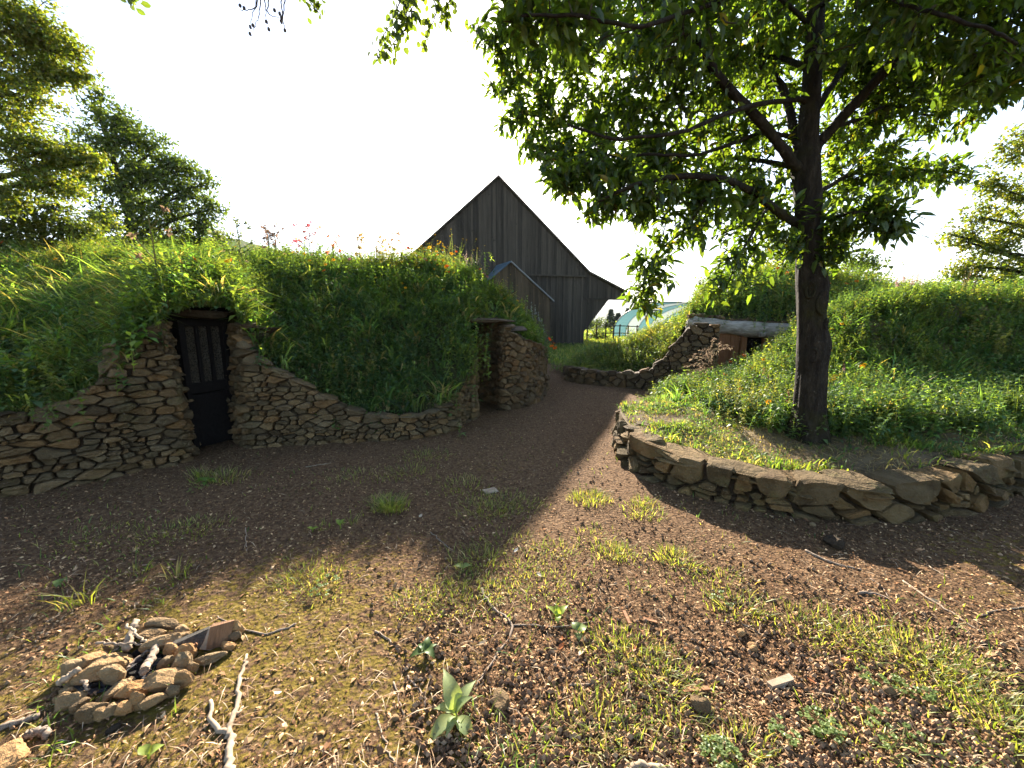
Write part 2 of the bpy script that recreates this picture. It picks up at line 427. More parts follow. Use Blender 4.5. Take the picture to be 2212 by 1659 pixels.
j4 = j3 + np.array([0, 1.0, 0]); j4[:6, 2] = g(0, 8.3) - .05; j4[5, 2] = .9; j4[6:, 2] = j3[6:, 2] + np.array([-.1, .0, .05, .05])
j5 = j4 + np.array([0, .8, 0]); j5[:6, 2] = -.1; j5[6:, 2] -= .3
right_surf = Surf([j0, j1, j2, j3, j4, j5], 110, 54, .06, 57)
rb = link("planted_bank", right_surf.mesh("planted_bank"), M['terrace']); tag(rb, "grassy terrace and flowery bank around the chestnut trunk", kind="structure")

K0 = [(1226,800,11.3),(1300,806,10.7),(1390,808,10.3),(1432,775,10.15),(1462,735,10.05),(1492,694,9.95),(1570,690,9.75),(1700,698,9.5),(1850,690,9.2),(1950,682,8.7),(2050,674,8.2),(2212,662,7.8),(2500,650,7.5)]
K1 = [(1245,782,12.6),(1330,755,12.6),(1405,722,12.3),(1445,704,12.2),(1490,680,12.2),(1535,622,12.4),(1600,598,12.6),(1700,588,12.6),(1800,600,12.2),(1900,618,11.6),(2000,632,11.0),(2212,652,10.2),(2500,645,9.5)]
k0, k1 = pts(K0), pts(K1)
kb1 = k1 + (k1 - k0) * np.array([.4, .4, 0]); kb1[:, 2] -= .25
kb2 = k1 + (k1 - k0) * np.array([1., 1., 0]); kb2[:, 2] = g(kb2[:, 0], kb2[:, 1]) - .1
kk = 1.45
house_surf = Surf([k0, brow(k0, k1, .2, kk), brow(k0, k1, .55, kk), brow(k0, k1, .8, kk), k1, kb1, kb2], 120, 48, .10, 77)
right_house = empty("earth_house", (6.2, 9.9, .15))
tag(right_house, "turf roofed earth house under a silvery log lintel behind the chestnut tree", "earth house")
o = link("turf_roof", house_surf.mesh("turf_roof"), M['turf'], right_house)

# ------------------------------------------------------------------ dry stone walls
def clip_poly(poly, p, n):
    """keep the side where (x-p).n <= 0"""
    out = []; k = len(poly)
    for a in range(k):
        A = poly[a]; B = poly[(a + 1) % k]
        da = (A[0]-p[0])*n[0] + (A[1]-p[1])*n[1]; db = (B[0]-p[0])*n[0] + (B[1]-p[1])*n[1]
        if da <= 0: out.append(A)
        if (da < 0 < db) or (db < 0 < da):
            t = da / (da - db); out.append((A[0] + (B[0]-A[0])*t, A[1] + (B[1]-A[1])*t))
    return out
class Path:
    def __init__(s, P, n=160):
        P = np.asarray(P, float); s.D = catmull(P[:, :2], n)
        sl = np.r_[0, np.cumsum(np.linalg.norm(np.diff(s.D, axis=0), axis=1))]; s.S = sl; s.L = sl[-1]
        kS = np.interp(np.linspace(0, n - 1, len(P)), np.arange(n), sl)
        s.kS = kS; s.top = P[:, 2]
        T = np.gradient(s.D, axis=0); T /= np.linalg.norm(T, axis=1)[:, None]; s.Nn = np.stack([T[:, 1], -T[:, 0]], 1)
    def ztop(s, x): return float(np.interp(x, s.kS, s.top))
    def pos(s, x, z, d, batter=.0):
        x = min(max(x, 0), s.L)
        px = np.interp(x, s.S, s.D[:, 0]); py = np.interp(x, s.S, s.D[:, 1])
        nx_ = np.interp(x, s.S, s.Nn[:, 0]); ny_ = np.interp(x, s.S, s.Nn[:, 1])
        dd = d - batter * z
        return np.array([px + nx_ * dd, py + ny_ * dd, z])
    def base(s, x):
        p = s.pos(x, 0, 0); return float(g(p[0], p[1]))
def stone_wall(label, P, size, seed, mat, depth=.13, batter=.06, aspect=1.9, gap=.006, big=.10, maxparts=300, ragged=.25, ztrim=0.0, bulge=1.0, group="dry stone walls"):
    R = random.Random(seed); path = Path(P); ax = aspect
    seeds = []; z = -.03; zmax = max(path.top)
    while z < zmax:
        rh = size * R.choice([R.uniform(.45, .8), R.uniform(.8, 1.2), R.uniform(1.0, 1.6)]); x = -R.random() * rh
        while x < path.L + rh:
            ln = max(rh, size * .8) * R.uniform(.9, 2.8)
            sx = x + ln / 2 + R.uniform(-.2, .2) * ln; sz = z + rh / 2 + R.uniform(-.28, .28) * rh
            b = path.base(sx)
            if sz < path.ztop(sx) - size * R.uniform(0, ragged) - ztrim and sz > b - .02: seeds.append((sx / ax, sz))
            x += ln
        z += rh
    S = np.array(seeds); keep = np.ones(len(S), bool); isbig = np.zeros(len(S), bool)
    for k in range(len(S)):
        if keep[k] and R.random() < big:
            d = np.hypot(S[:, 0] - S[k, 0], (S[:, 1] - S[k, 1]) * 1.15); rm = (d < size * R.uniform(.95, 1.5)); rm[k] = False
            if not (isbig & rm).any(): keep &= ~rm; isbig[k] = True
    S = S[keep]
    wall = empty("stone_wall", path.pos(path.L * .5, path.base(path.L * .5), 0)); tag(wall, label, "wall", group)
    polys = []
    for k in range(len(S)):
        c = S[k]; r = size * 2.2
        poly = [(c[0]-r, c[1]-r), (c[0]+r, c[1]-r), (c[0]+r, c[1]+r), (c[0]-r, c[1]+r)]
        d = np.hypot(S[:, 0]-c[0], S[:, 1]-c[1]); nb = np.argsort(d)[1:26]
        for q in nb:
            if d[q] > r * 2.2 or d[q] < 1e-6: continue
            n = (S[q] - c) / d[q]; m = (S[q] + c) / 2 - n * gap * R.uniform(.5, 1.7)
            poly = clip_poly(poly, m, n)
            if len(poly) < 3: break
        if len(poly) < 3: continue
        bz = path.base(c[0]*ax); zt = path.ztop(c[0]*ax) + R.uniform(-.02, .035)
        e = .05; slope = (path.ztop(c[0]*ax + e) - path.ztop(c[0]*ax - e)) / (2 * e) * ax
        ln = math.hypot(slope, 1); poly = clip_poly(poly, (c[0], zt), (-slope / ln, 1 / ln))
        poly = clip_poly(poly, (c[0], bz - .05), (0, -1))
        poly = clip_poly(poly, (0, 0), (-1, 0)); poly = clip_poly(poly, (path.L / ax, 0), (1, 0))
        if len(poly) < 3: continue
        pp = [(x * ax, y) for x, y in poly]
        out = []
        for a in range(len(pp)):                       # cut the corners
            A = pp[a]; B = pp[(a + 1) % len(pp)]
            l = math.hypot(B[0]-A[0], B[1]-A[1])
            if l < .008: out.append(((A[0]+B[0])/2, (A[1]+B[1])/2)); continue
            t = R.uniform(.05, .2)
            out.append((A[0]+(B[0]-A[0])*t, A[1]+(B[1]-A[1])*t))
            if l > size * .9: out.append((A[0]+(B[0]-A[0])*.5 + R.uniform(-.004, .004), A[1]+(B[1]-A[1])*.5 + R.uniform(-.006, .006)))
            out.append((A[0]+(B[0]-A[0])*(1-t), A[1]+(B[1]-A[1])*(1-t)))
        cx = sum(p[0] for p in out)/len(out); cz = sum(p[1] for p in out)/len(out)
        ar = abs(sum(out[a][0]*out[(a+1) % len(out)][1] - out[(a+1) % len(out)][0]*out[a][1] for a in range(len(out)))) / 2
        if ar < .0004: continue
        polys.append((out, cx, cz, ar))
    items = []
    for out, cx, cz, ar in polys:
        n = len(out); proud = bulge * R.uniform(.012, .05) * min(1.5, .6 + math.sqrt(ar) / size * .5); off = R.uniform(-.018, .022) * bulge
        tx, tz = R.uniform(-.3, .3), R.uniform(-.35, .2); kf = R.uniform(.85, 1.2)
        V = []
        for sc, dp in ((.9, -depth), (1.0, off - .02), (.985, off + proud * .5), (.88, off + proud * .97), (.5, off + proud * kf)):
            for (x, z_) in out:
                ex, ez = (x - cx), (z_ - cz); jz = R.uniform(-1, 1) * (.05 if sc < .99 else .0)
                tl = (ex * tx + ez * tz) if dp > 0 else 0
                V.append(path.pos(cx + ex * (sc + jz), cz + ez * (sc + jz), dp + tl * .8 + (R.uniform(-.004, .004) if sc < .95 and dp > -.05 else 0), batter))
        V.append(path.pos(cx, cz, off + proud * R.uniform(.9, 1.1), batter))
        F = []
        for r_ in range(4):
            for a in range(n):
                b = (a + 1) % n; F.append((r_*n+a, r_*n+b, (r_+1)*n+b, (r_+1)*n+a))
        for a in range(n): F.append((4*n+a, 4*n+(a+1) % n, 5*n))
        F.append(tuple(range(n-1, -1, -1)))
        c = path.pos(cx, cz, 0, batter)
        xi = min(int(np.searchsorted(path.S, cx)), len(path.S)-1); nrm = path.Nn[xi]
        tocam = np.array([-c[0], -c[1]]); facing = max(.0, float(nrm @ tocam) / np.linalg.norm(tocam))
        inview = abs(c[0]) < 1.45 * (c[1] + .2)
        items.append((ar * (facing + .05) / (c[0]**2 + c[1]**2) * (1 if inview else .001), c, V, F))
    items.sort(key=lambda t: -t[0])
    rest_V, rest_F, n0 = [], [], 0
    for k, (w, c, V, F) in enumerate(items):
        if k < maxparts:
            me = pymesh("stone", [v - c for v in V], F)
            o = link("stone", me, mat, wall, c)
            o.location = c
        else:
            rest_V += V; rest_F += [tuple(a + n0 for a in f) for f in F]; n0 += len(V)
    if rest_V: tag(link("small_stones", pymesh("small_stones", rest_V, rest_F), mat, wall), kind="stuff")
    # packed earth behind the stones
    n = 60; V = []; F = []
    for a in range(n):
        x = path.L * a / (n - 1); zt = max(path.base(x) + .05, path.ztop(x) - .035)
        for z_, d in ((path.base(x) - .15, -.045), (zt, -.045), (zt, -.45)): V.append(path.pos(x, z_, d, batter))
    for a in range(n - 1):
        for r_ in range(2): F.append((a*3+r_, (a+1)*3+r_, (a+1)*3+r_+1, a*3+r_+1))
    link("earth_core", pymesh("earth_core", V, F), M['earth'], wall)
    return wall, path
def wp(ub, vb, vt, dz=0.0, dY=0.0):
    """wall control point: foot seen at pixel (ub, vb), top at height seen at vt"""
    b = gp(ub, vb); d = ray(ub, vt); t = b[1] / d[1]
    return (b[0], b[1] + dY, EYE + d[2] * t + dz)

A = [wp(0, 1075, 905), wp(60, 1063, 897), wp(120, 1052, 886), wp(180, 1042, 868), wp(240, 1030, 835), wp(285, 1020, 785), wp(310, 1013, 735), wp(355, 1006, 712), wp(400, 998, 698)]
A0 = np.array(A[0]); A = [(A0[0] - 1.6, A0[1] - .55, .62), (A0[0] - .8, A0[1] - .25, .70)] + A
dl = np.array(A[-1]); A.append((dl[0] - .10, dl[1] + .22, dl[2])); A.append((dl[0] - .32, dl[1] + .52, dl[2]))
wallA, pathA = stone_wall("tan dry stone wall left of the dark door, rising beside it", A, .055, 3, M['stone'], aspect=2.4, gap=.004, big=.2)
B = [wp(538, 966, 702), wp(552, 966, 745), wp(585, 964, 785), wp(630, 961, 812), wp(690, 958, 850), wp(770, 954, 888), wp(860, 950, 905), wp(930, 943, 893), wp(980, 930, 872), wp(1008, 910, 815)]
b0 = np.array(B[0]); B = [(b0[0] - .56, b0[1] + .44, b0[2]), (b0[0] - .22, b0[1] + .17, b0[2])] + B
B += [(-.62, 6.35, 1.02), (-.66, 6.9, 1.35), (-.85, 7.6, 1.55)]
wallB, pathB = stone_wall("curved stone wall between the dark door and the alcove, dipping low", B, .057, 5, M['stone'], aspect=2.2, gap=.004, big=.2)
Cc = [(-1.05, 8.6, 1.62), (-.75, 7.95, 1.62), (-.35, 7.5, 1.60), wp(1085, 886, 712), wp(1130, 880, 733), wp(1160, 864, 742), wp(1176, 850, 752)]
c_end = np.array(Cc[-1]); Cc += [(c_end[0] + .10, c_end[1] + .8, c_end[2] - .05), (c_end[0] - .05, c_end[1] + 1.7, c_end[2] - .15)]
wallC, pathC = stone_wall("rounded stone wall bulging from the shaded alcove before the barn", Cc, .076, 8, M['stone_far'], aspect=1.7, gap=.0045, big=.12)
D_ = [wp(1219, 806, 792), wp(1222, 818, 790), wp(1245, 827, 796), wp(1300, 833, 803), wp(1360, 838, 806), wp(1398, 841, 800), wp(1425, 843, 780), wp(1450, 845, 745), wp(1478, 847, 708), wp(1500, 848, 700), wp(1546, 850, 700)]
wallD, pathD = stone_wall("brown stone wall sweeping up to the end of the silvery log", D_, .085, 12, M['stone_far'], aspect=1.4, gap=.007)
E_ = [wp(1352, 905, 880), wp(1338, 925, 884), wp(1338, 962, 896), wp(1362, 1005, 930), wp(1420, 1038, 966), wp(1500, 1068, 995), wp(1600, 1092, 1018), wp(1700, 1112, 1036), wp(1800, 1120, 1045), wp(1900, 1118, 1046), wp(2000, 1110, 1035), wp(2080, 1100, 1020), wp(2140, 1085, 1000), wp(2212, 1055, 985)]
e1 = np.array(E_[-1]); E_ += [(e1[0] + 1.0, e1[1] + .3, e1[2])]
wallE, pathE = stone_wall("low boulder wall edging the terrace under the chestnut tree", E_, .075, 21, M['stone_warm'], aspect=2.5, gap=.007, depth=.2, batter=.1, ztrim=.13, bulge=1.4)

# boulders: cut and roughened lumps
_ico = {}
def ico(sub):
    if sub in _ico: return _ico[sub]
    t = (1 + 5**.5) / 2
    V = [(-1,t,0),(1,t,0),(-1,-t,0),(1,-t,0),(0,-1,t),(0,1,t),(0,-1,-t),(0,1,-t),(t,0,-1),(t,0,1),(-t,0,-1),(-t,0,1)]
    V = [np.array(v) / np.linalg.norm(v) for v in V]
    F = [(0,11,5),(0,5,1),(0,1,7),(0,7,10),(0,10,11),(1,5,9),(5,11,4),(11,10,2),(10,7,6),(7,1,8),(3,9,4),(3,4,2),(3,2,6),(3,6,8),(3,8,9),(4,9,5),(2,4,11),(6,2,10),(8,6,7),(9,8,1)]
    for _ in range(sub):
        mid = {}; F2 = []
        def m(a, b):
            k = (min(a, b), max(a, b))
            if k not in mid:
                v = V[a] + V[b]; V.append(v / np.linalg.norm(v)); mid[k] = len(V) - 1
            return mid[k]
        for a, b, c in F:
            ab, bc, ca = m(a, b), m(b, c), m(c, a); F2 += [(a, ab, ca), (b, bc, ab), (c, ca, bc), (ab, bc, ca)]
        F = F2
    _ico[sub] = (np.array(V), F); return _ico[sub]
def rock_mesh(name, dims, seed, sub=2, cuts=9, rough=.05, box=.55):
    r = np.random.default_rng(seed); V, F = ico(sub); V = np.sign(V) * np.abs(V)**box; V = V / np.abs(V).max(0)
    for _ in range(cuts):
        n = r.normal(size=3); n /= np.linalg.norm(n); d = r.uniform(.62, 1.05)
        pr = V @ n; V -= n * np.clip(pr - d, 0, None)[:, None]
    V += r.normal(size=V.shape) * rough * .5
    V += rough * np.stack([np.sin(V[:, 1] * 9 + seed), np.sin(V[:, 2] * 8 + seed * 2), np.sin(V[:, 0] * 7 + seed * 3)], 1)
    ext = np.abs(V).max(0); V = V / ext * np.asarray(dims) / 2
    return pymesh(name, V, F)
R = random.Random(5)
x = .0; k = 0
while x < pathE.L - .3:
    ln = R.uniform(.24, .58) if x > 1.1 else R.uniform(.2, .34)
    zt = pathE.ztop(x + ln / 2) + R.uniform(-.035, .02)
    a = pathE.pos(x, 0, 0); b = pathE.pos(x + ln, 0, 0); ang = math.atan2(b[1] - a[1], b[0] - a[0])
    lay = [(R.uniform(.12, .18), 1.0)] if R.random() < .55 else [(R.uniform(.06, .085), 1.0), (R.uniform(.06, .09), R.uniform(.75, 1.1))]
    zz = zt
    for hgt, fr in lay:
        dep = R.uniform(.28, .44); out = -.09 + R.uniform(-.05, .035)
        c = pathE.pos(x + ln / 2 + R.uniform(-.05, .05), zz - hgt * .45, out, .1)
        o = link("stone", rock_mesh("stone", (ln * 1.1 * fr, dep, hgt), 100 + k, 3, 15, .045, R.uniform(.5, .75)), M['stone_warm'], wallE)
        o.location = c; o.rotation_euler = (R.uniform(-.16, .16), R.uniform(-.13, .13), ang + R.uniform(-.22, .22)); zz -= hgt * .95; k += 1
    x += ln * .97
# slab steps at the far end of that wall
for (u, v, Yd, dims, az) in ((1410, 868, 5.75, (.5, .35, .10), .2), (1395, 884, 5.25, (.42, .4, .10), -.3), (1372, 905, 4.85, (.3, .42, .09), .2)):
    p = at(u, v, Yd)
    o = link("stone", rock_mesh("stone", dims, 300 + int(u), 3, 8, .04), M['stone_warm'], wallE); o.location = p - np.array([0, 0, .04]); o.rotation_euler = (0, .05, az)
# large slabs capping the left walls
def cap(wall, path, frac, ln, hgt, dep, seed, mat, dz=0.0, out=-.07, tilt=None):
    x = path.L * frac; a = path.pos(x - ln/2, 0, 0); b = path.pos(x + ln/2, 0, 0); ang = math.atan2(b[1]-a[1], b[0]-a[0])
    dzt = path.ztop(x + ln/2) - path.ztop(x - ln/2)
    o = link("stone", rock_mesh("stone", (ln, dep, hgt), seed, 2, 9, .045), mat, wall)
    o.location = path.pos(x, path.ztop(x) + dz, out, .06)
    o.rotation_euler = Matrix.Rotation(ang, 4, 'Z').to_euler() if tilt == 0 else (Matrix.Rotation(ang, 4, 'Z') @ Matrix.Rotation(-math.atan2(dzt, ln) * (.7 if tilt is None else tilt), 4, 'Y')).to_euler()
for f, ln, hg in ((.42, .34, .08), (.5, .30, .07), (.57, .36, .07), (.645, .22, .06), (.70, .30, .15), (.76, .22, .10), (.80, .18, .06)):
    cap(wallA, pathA, f, ln, hg, .3, int(f * 1000), M['stone'])
for f, ln, hg in ((.115, .2, .07), (.14, .24, .06), (.175, .22, .06), (.21, .24, .06), (.255, .34, .06), (.31, .24, .05), (.37, .3, .05), (.44, .28, .05), (.5, .3, .05), (.56, .25, .05), (.62, .3, .05)):
    cap(wallB, pathB, f, ln, hg, .3, int(f * 1700), M['stone'])
for f, ln, hg in ((.3, .5, .06), (.40, .4, .07), (.5, .4, .06), (.6, .3, .06)):
    cap(wallC, pathC, f, ln, hg, .35, int(f * 1900), M['stone_far'], dz=.01)
for f, ln, hg in ((.6, .3, .14), (.68, .26, .1), (.74, .3, .1), (.8, .24, .1)):
    cap(wallD, pathD, f, ln, hg, .35, int(f * 2100), M['stone_far'], dz=.0)

# ------------------------------------------------------------------ left door
dL = np.array([dl[0] - .22, dl[1] + .40]); dR = np.array([b0[0] - .42, b0[1] + .35])
dx = dR - dL; dw = float(np.linalg.norm(dx)); dx /= dw; dn = np.array([dx[1], -dx[0]])
dtop = 1.64
door = empty("door", (dL[0], dL[1], 0)); door.parent = left_house; door.matrix_parent_inverse = world_of(left_house).inverted()
def dbox(name, a0, a1, z0, z1, d0, d1, mat, parent=door):
    V = []
    for z in (z0, z1):
        for a, d in ((a0, d1), (a1, d1), (a1, d0), (a0, d0)):
            p = dL + dx * a + dn * d; V.append((p[0], p[1], z))
    F = [(0,3,2,1),(4,5,6,7),(0,1,5,4),(1,2,6,5),(2,3,7,6),(3,0,4,7)]
    return link(name, pymesh(name, V, F), mat, parent)
def glass_mat():
    m, nt, b = mat_base("pebbled_glass")
    pos = world_pos(nt)
    v = nt.nodes.new("ShaderNodeTexVoronoi"); v.inputs["Scale"].default_value = 75; nt.links.new(pos, v.inputs["Vector"])
    c = ramp(nt, noise(nt, 60, 3, .6, pos), [(.3, (.022, .018, .012)), (.7, (.07, .058, .042))])
    nt.links.new(c, b.inputs["Base Color"]); b.inputs["Roughness"].default_value = .22; b.inputs["Specular IOR Level"].default_value = .6
    bump(nt, b, v.outputs["Distance"], .02)
    return m
M['glass'] = glass_mat()
jw = .045
dbox("frame", -.02, jw, 0, dtop, -.06, .05, M['doorwood']); dbox("frame", dw - jw, dw + .02, 0, dtop, -.06, .05, M['doorwood'])
dbox("frame", jw, dw - jw, dtop - .07, dtop, -.06, .045, M['doorwood'])
zg0, zg1 = .86, dtop - .075
w3 = (dw - 2 * jw) / 3
for k in range(3): dbox("pane", jw + w3 * k + .012, jw + w3 * (k + 1) - .012, zg0, zg1, -.012, -.004, M['glass'])
for k in (1, 2): dbox("glazing_bar", jw + w3 * k - .02, jw + w3 * k + .02, zg0 - .04, zg1 + .02, -.02, .022, M['doorwood'])
dbox("rail", jw, dw - jw, zg0 - .13, zg0, -.02, .018, M['doorwood'])
dbox("rail", jw, dw - jw, zg0 - .24, zg0 - .15, -.02, .012, M['doorwood'])
dbox("lower_panel", jw, dw - jw, .02, zg0 - .24, -.02, .004, M['doorwood'])
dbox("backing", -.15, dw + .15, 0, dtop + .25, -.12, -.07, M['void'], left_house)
p0 = dL - dx * .12 + dn * .33; 
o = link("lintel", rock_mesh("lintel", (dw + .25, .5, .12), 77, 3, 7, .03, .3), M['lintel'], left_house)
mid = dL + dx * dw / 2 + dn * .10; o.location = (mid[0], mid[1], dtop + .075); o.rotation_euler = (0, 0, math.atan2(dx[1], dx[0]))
# alcove between the two left walls: dark back and its roof slab
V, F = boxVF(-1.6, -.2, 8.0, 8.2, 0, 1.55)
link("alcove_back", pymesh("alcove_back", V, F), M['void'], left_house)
o = link("alcove_slab", rock_mesh("alcove_slab", (1.15, 1.1, .10), 91, 3, 6, .03), M['stone_far'], left_house); o.location = (-.55, 7.45, 1.66); o.rotation_euler = (.03, .02, -.3)

# ------------------------------------------------------------------ right house front: log, boards, opening, stones on the log
lp = [at(1484, 700, 9.75), at(1530, 703, 9.7), at(1600, 709, 9.6), at(1680, 716, 9.5), at(1760, 720, 9.35), at(1880, 722, 9.15)]
lpts = catmull(lp, 26); lr = .19 + .012 * np.sin(np.arange(26) * 1.3) + .014 * np.sin(np.arange(26) * .5 + 1); lr[0] = .12; lr[1] = .15
Vl, Fl = tube(lpts, lr, 18)
log = link("log_lintel", bulkmesh("log_lintel", Vl, Fl, None, True), M['silverlog'], right_house)
kn = rock_mesh("knot", (.16, .16, .14), 4, 2, 3, .03); o = link("knot", kn, M['silverlog'], log); o.location = at(1645, 722, 9.36)
def wallbox(name, u0, u1, v0, v1, Yd, th, mat, parent):
    a = at(u0, v1, Yd); b = at(u1, v1, Yd); c = at(u0, v0, Yd)
    V, F = boxVF(a[0], b[0], Yd, Yd + th, a[2], c[2]); return link(name, pymesh(name, V, F), mat, parent)
wallbox("board", 1546, 1572, 715, 800, 9.62, .05, M['larch'], right_house)
wallbox("board", 1573, 1592, 715, 800, 9.60, .05, M['larch'], right_house)
wallbox("post", 1593, 1604, 712, 840, 9.55, .10, M['larch'], right_house)
wallbox("post", 1640, 1656, 712, 840, 9.52, .10, M['larch'], right_house)
wallbox("board", 1657, 1690, 712, 800, 9.58, .05, M['larch'], right_house)
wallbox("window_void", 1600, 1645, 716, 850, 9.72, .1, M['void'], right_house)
wallbox("front_wall", 1500, 1900, 700, 850, 9.85, .15, M['earth'], right_house)
course = empty("stone_course", lpts[3]); tag(course, "row of small loose stones lying along the top of the silvery log", "stones")
for k in range(34):
    t = k / 33; p = lpts[0] + (lpts[-1] - lpts[0]) * 0; q = int(1 + t * 24); p = lpts[q] + (lpts[min(q+1, 25)] - lpts[q]) * R.random()
    o = link("stone", rock_mesh("stone", (R.uniform(.12, .3), .2, R.uniform(.08, .15)), 500 + k, 1, 7, .04), M['stone_far'], course)
    o.location = p + np.array([0, .04 + R.uniform(-.03, .03), .185 + R.uniform(-.015, .05)]); o.rotation_euler = (0, R.uniform(-.2, .2), R.uniform(-.4, .4))

# ------------------------------------------------------------------ barn
TH = rad(12.0); BD = 19.3
rdir = np.array([math.cos(TH), math.sin(TH), 0]); ndir = np.array([math.sin(TH), -math.cos(TH), 0])   # ndir faces the camera
ap = at(1075, 385, BD)
def bpl(u, v, off=0.0):
    """(a, z) of a pixel on the gable plane pushed off towards the camera"""
    o3 = ap + ndir * off; d = ray(u, v); e = np.array([0, 0, EYE])
    t = np.dot(o3 - e, ndir) / np.dot(d, ndir); p = e + d * t
    return float(np.dot(p - ap, rdir)), float(p[2])
def bp(a, z, off=0.0): 
    p = ap + rdir * a + ndir * off; return np.array([p[0], p[1], z])
az = float(ap[2]); ka, kz = bpl(1270, 590); ea, ez = bpl(1350, 632); tz = bpl(1180, 594)[1]
wa = bpl(1262, 700)[0]; fz = bpl(1300, 645)[1]; sa = bpl(1316, 646)[0]; dzb = bpl(1258, 716)[1]
slope = (az - kz) / ka
gbz = float(g(0, 20)) - .05
barn = empty("barn", bp(0, gbz)); tag(barn, "weathered board barn with a steep gable and flared right eave", "barn")
def board(name, a0, a1, zlo, zhi, off, th, mat, parent=barn):
    """zlo/zhi: functions of a"""
    poly = [bp(a0, zlo(a0), off), bp(a1, zlo(a1), off), bp(a1, zhi(a1), off), bp(a0, zhi(a0), off)]
    if zhi(a0) - zlo(a0) < .02 and zhi(a1) - zlo(a1) < .02: return
    V, F = prism(poly, -ndir * th); return link(name, pymesh(name, V, F), mat, parent)
R = random.Random(44)
roofz = lambda a: az - slope * abs(a) - .05
la = -(ka + .1)
def run_boards(a0, a1, zlo, zhi, off, mat=M['plank'], w0=.15):
    a = a0; alt = 0
    while a < a1 - .02:
        w = w0 * R.uniform(.75, 1.3) if alt % 2 == 0 else w0 * R.uniform(.45, .65)
        b = min(a + w, a1); board("plank", a, b - .004, zlo, zhi, off + (0 if alt % 2 == 0 else .028) + R.uniform(-.006, .006), .03, mat); a = b; alt += 1
# upper gable in two halves so that no board crosses the ridge line
run_boards(-ka, 0, lambda a: tz, roofz, .10); run_boards(0, ka, lambda a: tz, roofz, .10)
lo = lambda a: gbz
run_boards(-wa, wa, lo, lambda a: tz + .05, .0)
fl = lambda a: kz - (kz - ez) / (ea - ka) * (a - ka) - .05
run_boards(ka - .12, ea, lambda a: fz, lambda a: min(fl(a), roofz(a) if a < ka else 99), .06)
run_boards(-ea, -ka + .12, lambda a: fz, lambda a: fl(-a), .06)
strut = lambda a: dzb + (fz - dzb) * max(0, (a - wa)) / (sa - wa)
run_boards(wa, sa, strut, lambda a: fz + .03, .0)
run_boards(-sa, -wa, lambda a: strut(-a), lambda a: fz + .03, .0)
V, F = prism([bp(ka - .2, fz + .02, .03), bp(ea - .02, fz + .02, .03), bp(ea - .02, ez - .06, .03), bp(ka, kz - .07, .03), bp(ka - .2, kz - .07, .03)], -ndir * .04); link("eave_backing", pymesh("eave_backing", V, F), M['plank'], barn)
V, F = prism([bp(wa - .1, fz, -.035), bp(wa - .1, dzb, -.035), bp(sa, fz, -.035)], -ndir * .04); link("strut_backing", pymesh("strut_backing", V, F), M['plank'], barn)
for nm, a0, a1, z, off in (("drip_board", -ka, ka, tz, .135), ("drip_board", ka - .15, ea - .05, fz, .10)):
    V, F = prism([bp(a0, z - .06, off), bp(a1, z - .06, off), bp(a1, z + .01, off), bp(a0, z + .01, off)], -ndir * .05); link(nm, pymesh(nm, V, F), M['plank'], barn)
# roof slabs (with the flare) and the body behind
DEEP = 11.0
def slab(name, a0, z0, a1, z1, th=.09, off=.26):
    poly = [bp(a0, z0, off), bp(a1, z1, off), bp(a1, z1 + th, off), bp(a0, z0 + th, off)]
    V, F = prism(poly, -ndir * (DEEP + .3)); link(name, pymesh(name, V, F), M['plank'], barn)
for s_ in (1, -1):
    slab("roof", 0, az - .02, s_ * ka, kz - .02); slab("roof", s_ * ka, kz - .02, s_ * ea, ez - .02)
    board("side_wall", s_ * wa - .04, s_ * wa + .04, lo, lambda a: tz, -.1, DEEP, M['plank'])
board("gable_lining", -ka, ka, lambda a: tz - .1, lambda a: roofz(a), -.02, .02, M['void']) if False else None
V, F = prism([bp(-wa, gbz, -.05), bp(wa, gbz, -.05), bp(wa, tz, -.05), bp(ka - .1, tz + .05, -.05), bp(0, az - .12, -.05), bp(-ka + .1, tz + .05, -.05), bp(-wa, tz, -.05)], -ndir * (DEEP - .2))
link("inner_lining", pymesh("inner_lining", V, F), M['void'], barn)
# porch on the gable
PO = 1.5
paa, pza = bpl(1103, 564, PO); pra, prz = bpl(1196, 650, PO); pwa = bpl(1188, 700, PO)[0]
psl = (pza - prz) / (pra - paa); pl = paa - (pwa - paa)
a = pl; alt = 0
while a < pwa - .02:
    w = .17 * R.uniform(.75, 1.25) if alt % 2 == 0 else .09
    b = min(a + w, pwa); board("porch_plank", a, b - .004, lo, lambda q: pza - psl * abs(q - paa) - .06, PO + (0 if alt % 2 == 0 else .025), .03, M['plank_warm']); a = b; alt += 1
V, F = prism([bp(paa, pza - .05, PO + .12), bp(pra, prz - .05, PO + .12), bp(pra, prz + .01, PO + .12), bp(paa, pza + .01, PO + .12)], -ndir * (PO + .1)); link("porch_roof", pymesh("porch_roof", V, F), M['metal_trim'], barn)
# left half of the porch roof twists up against the gable
b1 = bpl(1072, 573, .1); b2 = bpl(1043, 612, .1)
pla, plz = paa - (pra - paa), prz
V, F = prism([bp(paa, pza, PO + .12), bp(b1[0], b1[1], .12), bp(b2[0], b2[1], .12), bp(pla, plz, PO + .12)], (0, 0, -.05)); link("porch_roof", pymesh("porch_roof", V, F), M['roofing'], barn)
board("porch_side", pwa - .04, pwa, lo, lambda q: prz + .15, PO - .02, PO - .05, M['plank_warm'])

